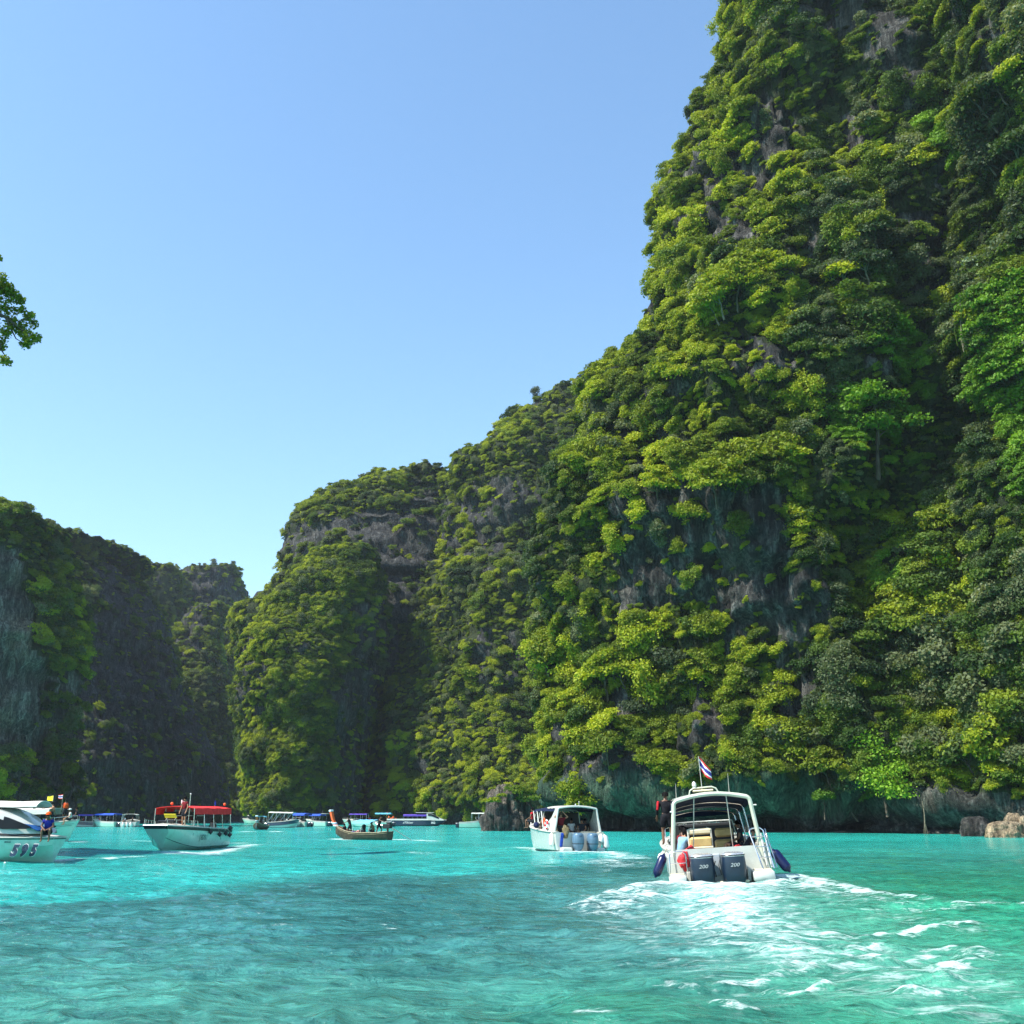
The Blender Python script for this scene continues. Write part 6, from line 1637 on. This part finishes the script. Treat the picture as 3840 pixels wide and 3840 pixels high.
jacket(lt, (-.1, 3.7, .58), (.20, .34, .10), 'navy bundle lying forward in the longtail boat', C_BLUE, 18)
buoy_ring(lt, (.80, 2.75, .22), (0, R(80), R(63)), 'white ring buoy hanging on the side of the longtail boat', r=.16)
lt2 = longtail('small dark longtail boat seen bow-on among the distant speedboats', on_water(988, 3110), R(180 + 4), Lh=6.5, B=2.1, canopy_mat=None, prow_h=1.6)
canopy(lt2, SKYC, 1.0, 3.6, .55, 1.95, crown=.05, drop=.1)
for f in (1.1, 3.5):
    for sx in (-1, 1): post(lt2, (sx * .6, f, .7), (sx * .5, f, 1.95))
person(on(lt2, (.1, 4.4, .35)), R(180), 'sit', 'dark figure sitting in the small bow-on longtail boat', SKIN2, C_DARK, C_DARK)
# swimmers by the cliff foot
for k, (px_, py_) in enumerate(((1745, 3098), (1757, 3096), (1768, 3099), (1780, 3097), (1793, 3098), (1812, 3101))):
    x, y = on_water(px_, py_)
    person((x, y, -.25), R(60 * k), 'float', ('leftmost', 'second from the left', 'third from the left', 'third from the right', 'second from the right', 'rightmost')[k] + (' orange' if k % 2 == 0 else ' yellow') + ' vested swimmer beside the far mint hulled boat', SKIN, None, C_DARK, vest=(C_ORANGE, YELLOW)[k % 2], group='swimmers by the far boats')
print('boats', time.time() - T0)
# ================================================================ ROCKS, OVERHANGING TREE, SPECIAL PLANTS
def wp(px, py, d):                 # point on the photo ray at horizontal distance d
    x, y, z = ray(px, py); k = d / math.hypot(x, y)
    return x * k, y * k, CAM_H + z * k
x, y, _ = wp(1900, 3100, 150)
simple_rock('boulder', x, y, 3.1, 2.8, 6.2, M_rock_streak, 'hunched dark boulder standing in the water at the left foot of the great cliff', 9, rough=.34, squash=.8, nu=110, nv=60)
for k, (px_, d_, rx, ry, h, sd, lb) in enumerate((
    (3770, 112, 2.0, 1.4, 1.45, 21, 'flat pale tan boulder at the water on the right edge of the photo'),
    (3800, 114.5, 1.0, 0.9, 2.2, 23, 'rounded pale boulder sitting behind the flat one at the right edge'),
    (3855, 113.5, 1.0, 1.1, 1.9, 25, 'pale boulder cut by the right edge of the photo'),
    (3655, 117, 1.6, 1.3, 1.9, 27, 'dark shaded boulder left of the pale ones'))):
    x, y, _ = wp(px_, 3065, d_)
    simple_rock('boulder', x, y, rx, ry, h, M_rock_pale if k < 3 else M_rock, lb, sd, rough=.22, squash=.9, rz=.3, nu=80, nv=44)
# overhanging branches at the left edge of the photo
def leafy_branch_tree():
    rg = np.random.default_rng(77)
    base = Vector((-38.5, 50.0, 23.0))
    e = empty('overhanging_tree', loc=base, label='leafy branches of a tree reaching in from the left edge against the sky', category='tree')
    D = 54.0
    def T(px_, py_, dd=0): return Vector(wp(px_, py_, D + dd)) - base
    limbs = [([Vector((0, 0, 0)), Vector((1.0, 0, 3.0)), T(-420, 1180), T(-180, 1140)], .34, .20),
             ([T(-180, 1140), T(-60, 1150), T(20, 1190), T(85, 1240), T(135, 1262)], .12, .015), ([T(-180, 1140), T(-60, 1090), T(20, 1080), T(60, 1095)], .11, .02),
             ([T(-60, 1150), T(-20, 1240), T(10, 1320), T(30, 1350)], .08, .012), ([T(-180, 1140), T(-90, 1040), T(-20, 970), T(6, 965)], .09, .012),
             ([T(20, 1190), T(70, 1205), T(115, 1190), T(125, 1175)], .05, .01), ([T(20, 1190), T(60, 1270), T(95, 1290)], .05, .01)]
    mb = MB()
    for pts, r0, r1 in limbs:
        n = len(pts); mb.tube([tuple(p) for p in pts], [r0 + (r1 - r0) * i / (n - 1) for i in range(n)], 7)
    mb.build('trunk', M_bark, e)
    clumps = [(-10, 1080, .62, 420), (25, 1085, .42, 300), (50, 1110, .40, 230), (75, 1125, .28, 150), (85, 1160, .2, 60), (5, 1150, .55, 330), (45, 1210, .42, 200), (80, 1235, .42, 250), (110, 1265, .38, 230), (140, 1268, .26, 80), (105, 1190, .34, 150), (125, 1215, .28, 100), (118, 1180, .18, 50), (20, 1245, .38, 200), (0, 1290, .40, 230), (15, 1350, .30, 110), (33, 1358, .20, 60), (-5, 970, .22, 70), (-60, 1050, .9, 500), (-70, 1200, .9, 500), (95, 1290, .30, 110), (-50, 1310, .6, 250), (10, 1040, .3, 90), (60, 1165, .25, 60)]
    Vs, Fs, b = [], [], 0
    for (px_, py_, r, n) in clumps:
        c = np.array(T(px_, py_, rg.uniform(-.5, .5)))
        d = unit(rg.normal(size=(n, 3))) * (rg.random((n, 1)) ** .45) * r
        V, F = leaf_quads(c + d, unit(rg.normal(size=(n, 3)) + np.array([0, 0, .6])), .085, rg)
        Vs.append(V); Fs.append(F + b); b += len(V)
    mesh_ob('crown', np_mesh('crown', np.concatenate(Vs), np.concatenate(Fs), [M_leaf_green]), e)
leafy_branch_tree()
print('extras', time.time() - T0)

# ---- single plants the photograph picks out on the great cliff
_near = [sf for sf in SURF if sf['name'] in ('great_cliff', 'right_buttress')]
def surf_point(px_, py_):
    best = None
    for sf in _near:
        V = sf['V'].reshape(-1, 3)
        if 'pj' not in sf: sf['pj'] = project(V)
        a, b, d = sf['pj']
        k = np.flatnonzero((abs(a - px_) < 22) & (abs(b - py_) < 22) & (d > 20))
        if len(k):
            i = k[np.argmin(d[k])]
            if best is None or d[i] < best[1]: best = (V[i], d[i], sf['nn'].reshape(-1, 3)[i])
    return best
def special_tree(px_, py_, s_, mat, style, label, seed, bark=M_bark, out=1.6, name='tree', lobes=16, nl=1600, leaf=.045):
    b = surf_point(px_, py_)
    if b is None: return
    p = b[0] + b[2] * out
    e = empty(name, loc=(p[0], p[1], p[2] - .45 * s_), scale=s_, rz=seed, label=label, category='tree')
    mesh_ob('crown', crown_mesh('crown', mat, seed, n_leaf=nl, leaf=leaf, style=style, lobes=lobes), e, loc=(0, 0, .45))
    mesh_ob('trunk', trunk_mesh('trunk', seed, bark), e, loc=(0, 0, .40))
special_tree(3670, 1040, 4.2, M_leaf_pale, 'umbrella', 'pale silvery leaved tree above the hanging bare stems near the right edge', 901, M_bark_pale, out=2.6, lobes=10, nl=700)
special_tree(3260, 1560, 11.0, M_leaf_lime, 'umbrella', 'largest bright lime spreading tree halfway up the great cliff', 902, lobes=26, nl=5200, leaf=.026)
special_tree(3320, 1250, 7.5, M_leaf_lime, 'round', 'bright lime tree standing just over the largest lime tree', 903, lobes=22, nl=3600, leaf=.03)
special_tree(3340, 2900, 6.4, M_leaf_lime, 'tall', 'upright bright lime tree near the waterline right of the near speedboat', 904, lobes=22, nl=3200, leaf=.032)
special_tree(3080, 2960, 3.2, M_leaf_lime, 'round', 'small round lime bush hanging over the undercut right of the near speedboat', 905, out=2.4)
special_tree(3150, 2560, 6.0, M_leaf_grey, 'tall', 'pale grey-green tree with drooping leaves right of the near speedboat', 906, lobes=20, nl=3000, leaf=.03)
def vines():
    b = surf_point(3690, 1300)
    if b is None: return
    p = Vector(b[0] + b[2] * 2.6); rg = random.Random(8)
    e = empty('hanging_vines', loc=p, label='cluster of bare pale hanging stems below the silvery tree near the right edge', category='vines')
    for k in range(11):
        x = (k - 5) * .32 + rg.uniform(-.12, .12); y = rg.uniform(-.3, .3); h = rg.uniform(5.5, 8.5); z0 = rg.uniform(-1.2, .6)
        MB().tube([(x, y, z0), (x + rg.uniform(-.15, .15), y, z0 + h * .35), (x * .8 + rg.uniform(-.1, .1), y, z0 + h * .7), (x * .6, y, z0 + h)], [.05, .045, .035, .02], 5).build('stem', M_bark_pale if k % 3 else M_leaf_yellow, e)
vines()
def roots():
    b = surf_point(3482, 3060)
    if b is None: return
    p = Vector(b[0] + b[2] * 1.2); e = empty('dangling_root', loc=(p.x, p.y, 0), label='pale aerial root dangling from the overhang to the water right of the near speedboat', category='root')
    MB().tube([(0, 0, 3.6), (.06, 0, 2.2), (0, 0, 1.2)], [.05, .06, .08], 6).build('stem', M_bark_pale, e)
    for sx in (-1, 0, 1): MB().tube([(0, 0, 1.3), (sx * .12, 0, .7), (sx * .25, .05, -.2)], [.06, .04, .03], 5).build('rootlet', M_bark_pale, e)
roots()
# creepers and bushes on the boulder at the left foot
for k, (px_, py_, s_) in enumerate(((1850, 3005, 2.2), (1930, 2968, 3.2), (1985, 2990, 3.0), (1880, 2985, 1.5))):
    x, y, z = wp(px_, py_, 147.0)
    e = mesh_ob('shrub', LOW[k % 3], None, loc=(x, y, z)); e.scale = (s_,) * 3
    tagob(e, ('small shrub on the left shoulder of the dark boulder', 'widest shrub on top of the dark boulder', 'shrub on the right shoulder of the dark boulder against the cliff', 'smallest tuft near the top of the dark boulder')[k], 'shrub')
# ================================================================ HAZE
def haze():
    s = 1500
    V = np.array([(-s, -s, -1.5), (s, -s, -1.5), (s, s, -1.5), (-s, s, -1.5), (-s, -s, 330), (s, -s, 330), (s, s, 330), (-s, s, 330)], float)
    F = np.array([(0, 3, 2, 1), (4, 5, 6, 7), (0, 1, 5, 4), (1, 2, 6, 5), (2, 3, 7, 6), (3, 0, 4, 7)])
    m, t = new_mat('haze_air')
    o = N(t, 'ShaderNodeOutputMaterial'); v = N(t, 'ShaderNodeVolumePrincipled')
    v.inputs['Color'].default_value = (0.80, 0.90, 1.0, 1); v.inputs['Density'].default_value = HAZE_D; v.inputs['Anisotropy'].default_value = 0.2
    L(t, v.outputs[0], o.inputs['Volume'])
    ob = mesh_ob('haze', np_mesh('haze', V, F, [m]))
    tagob(ob, 'thin sea haze hanging over the whole lagoon', 'haze', kind='stuff')
    ob.display_type = 'WIRE'
HAZE_D = 0.00010
haze()
print('done', time.time() - T0)
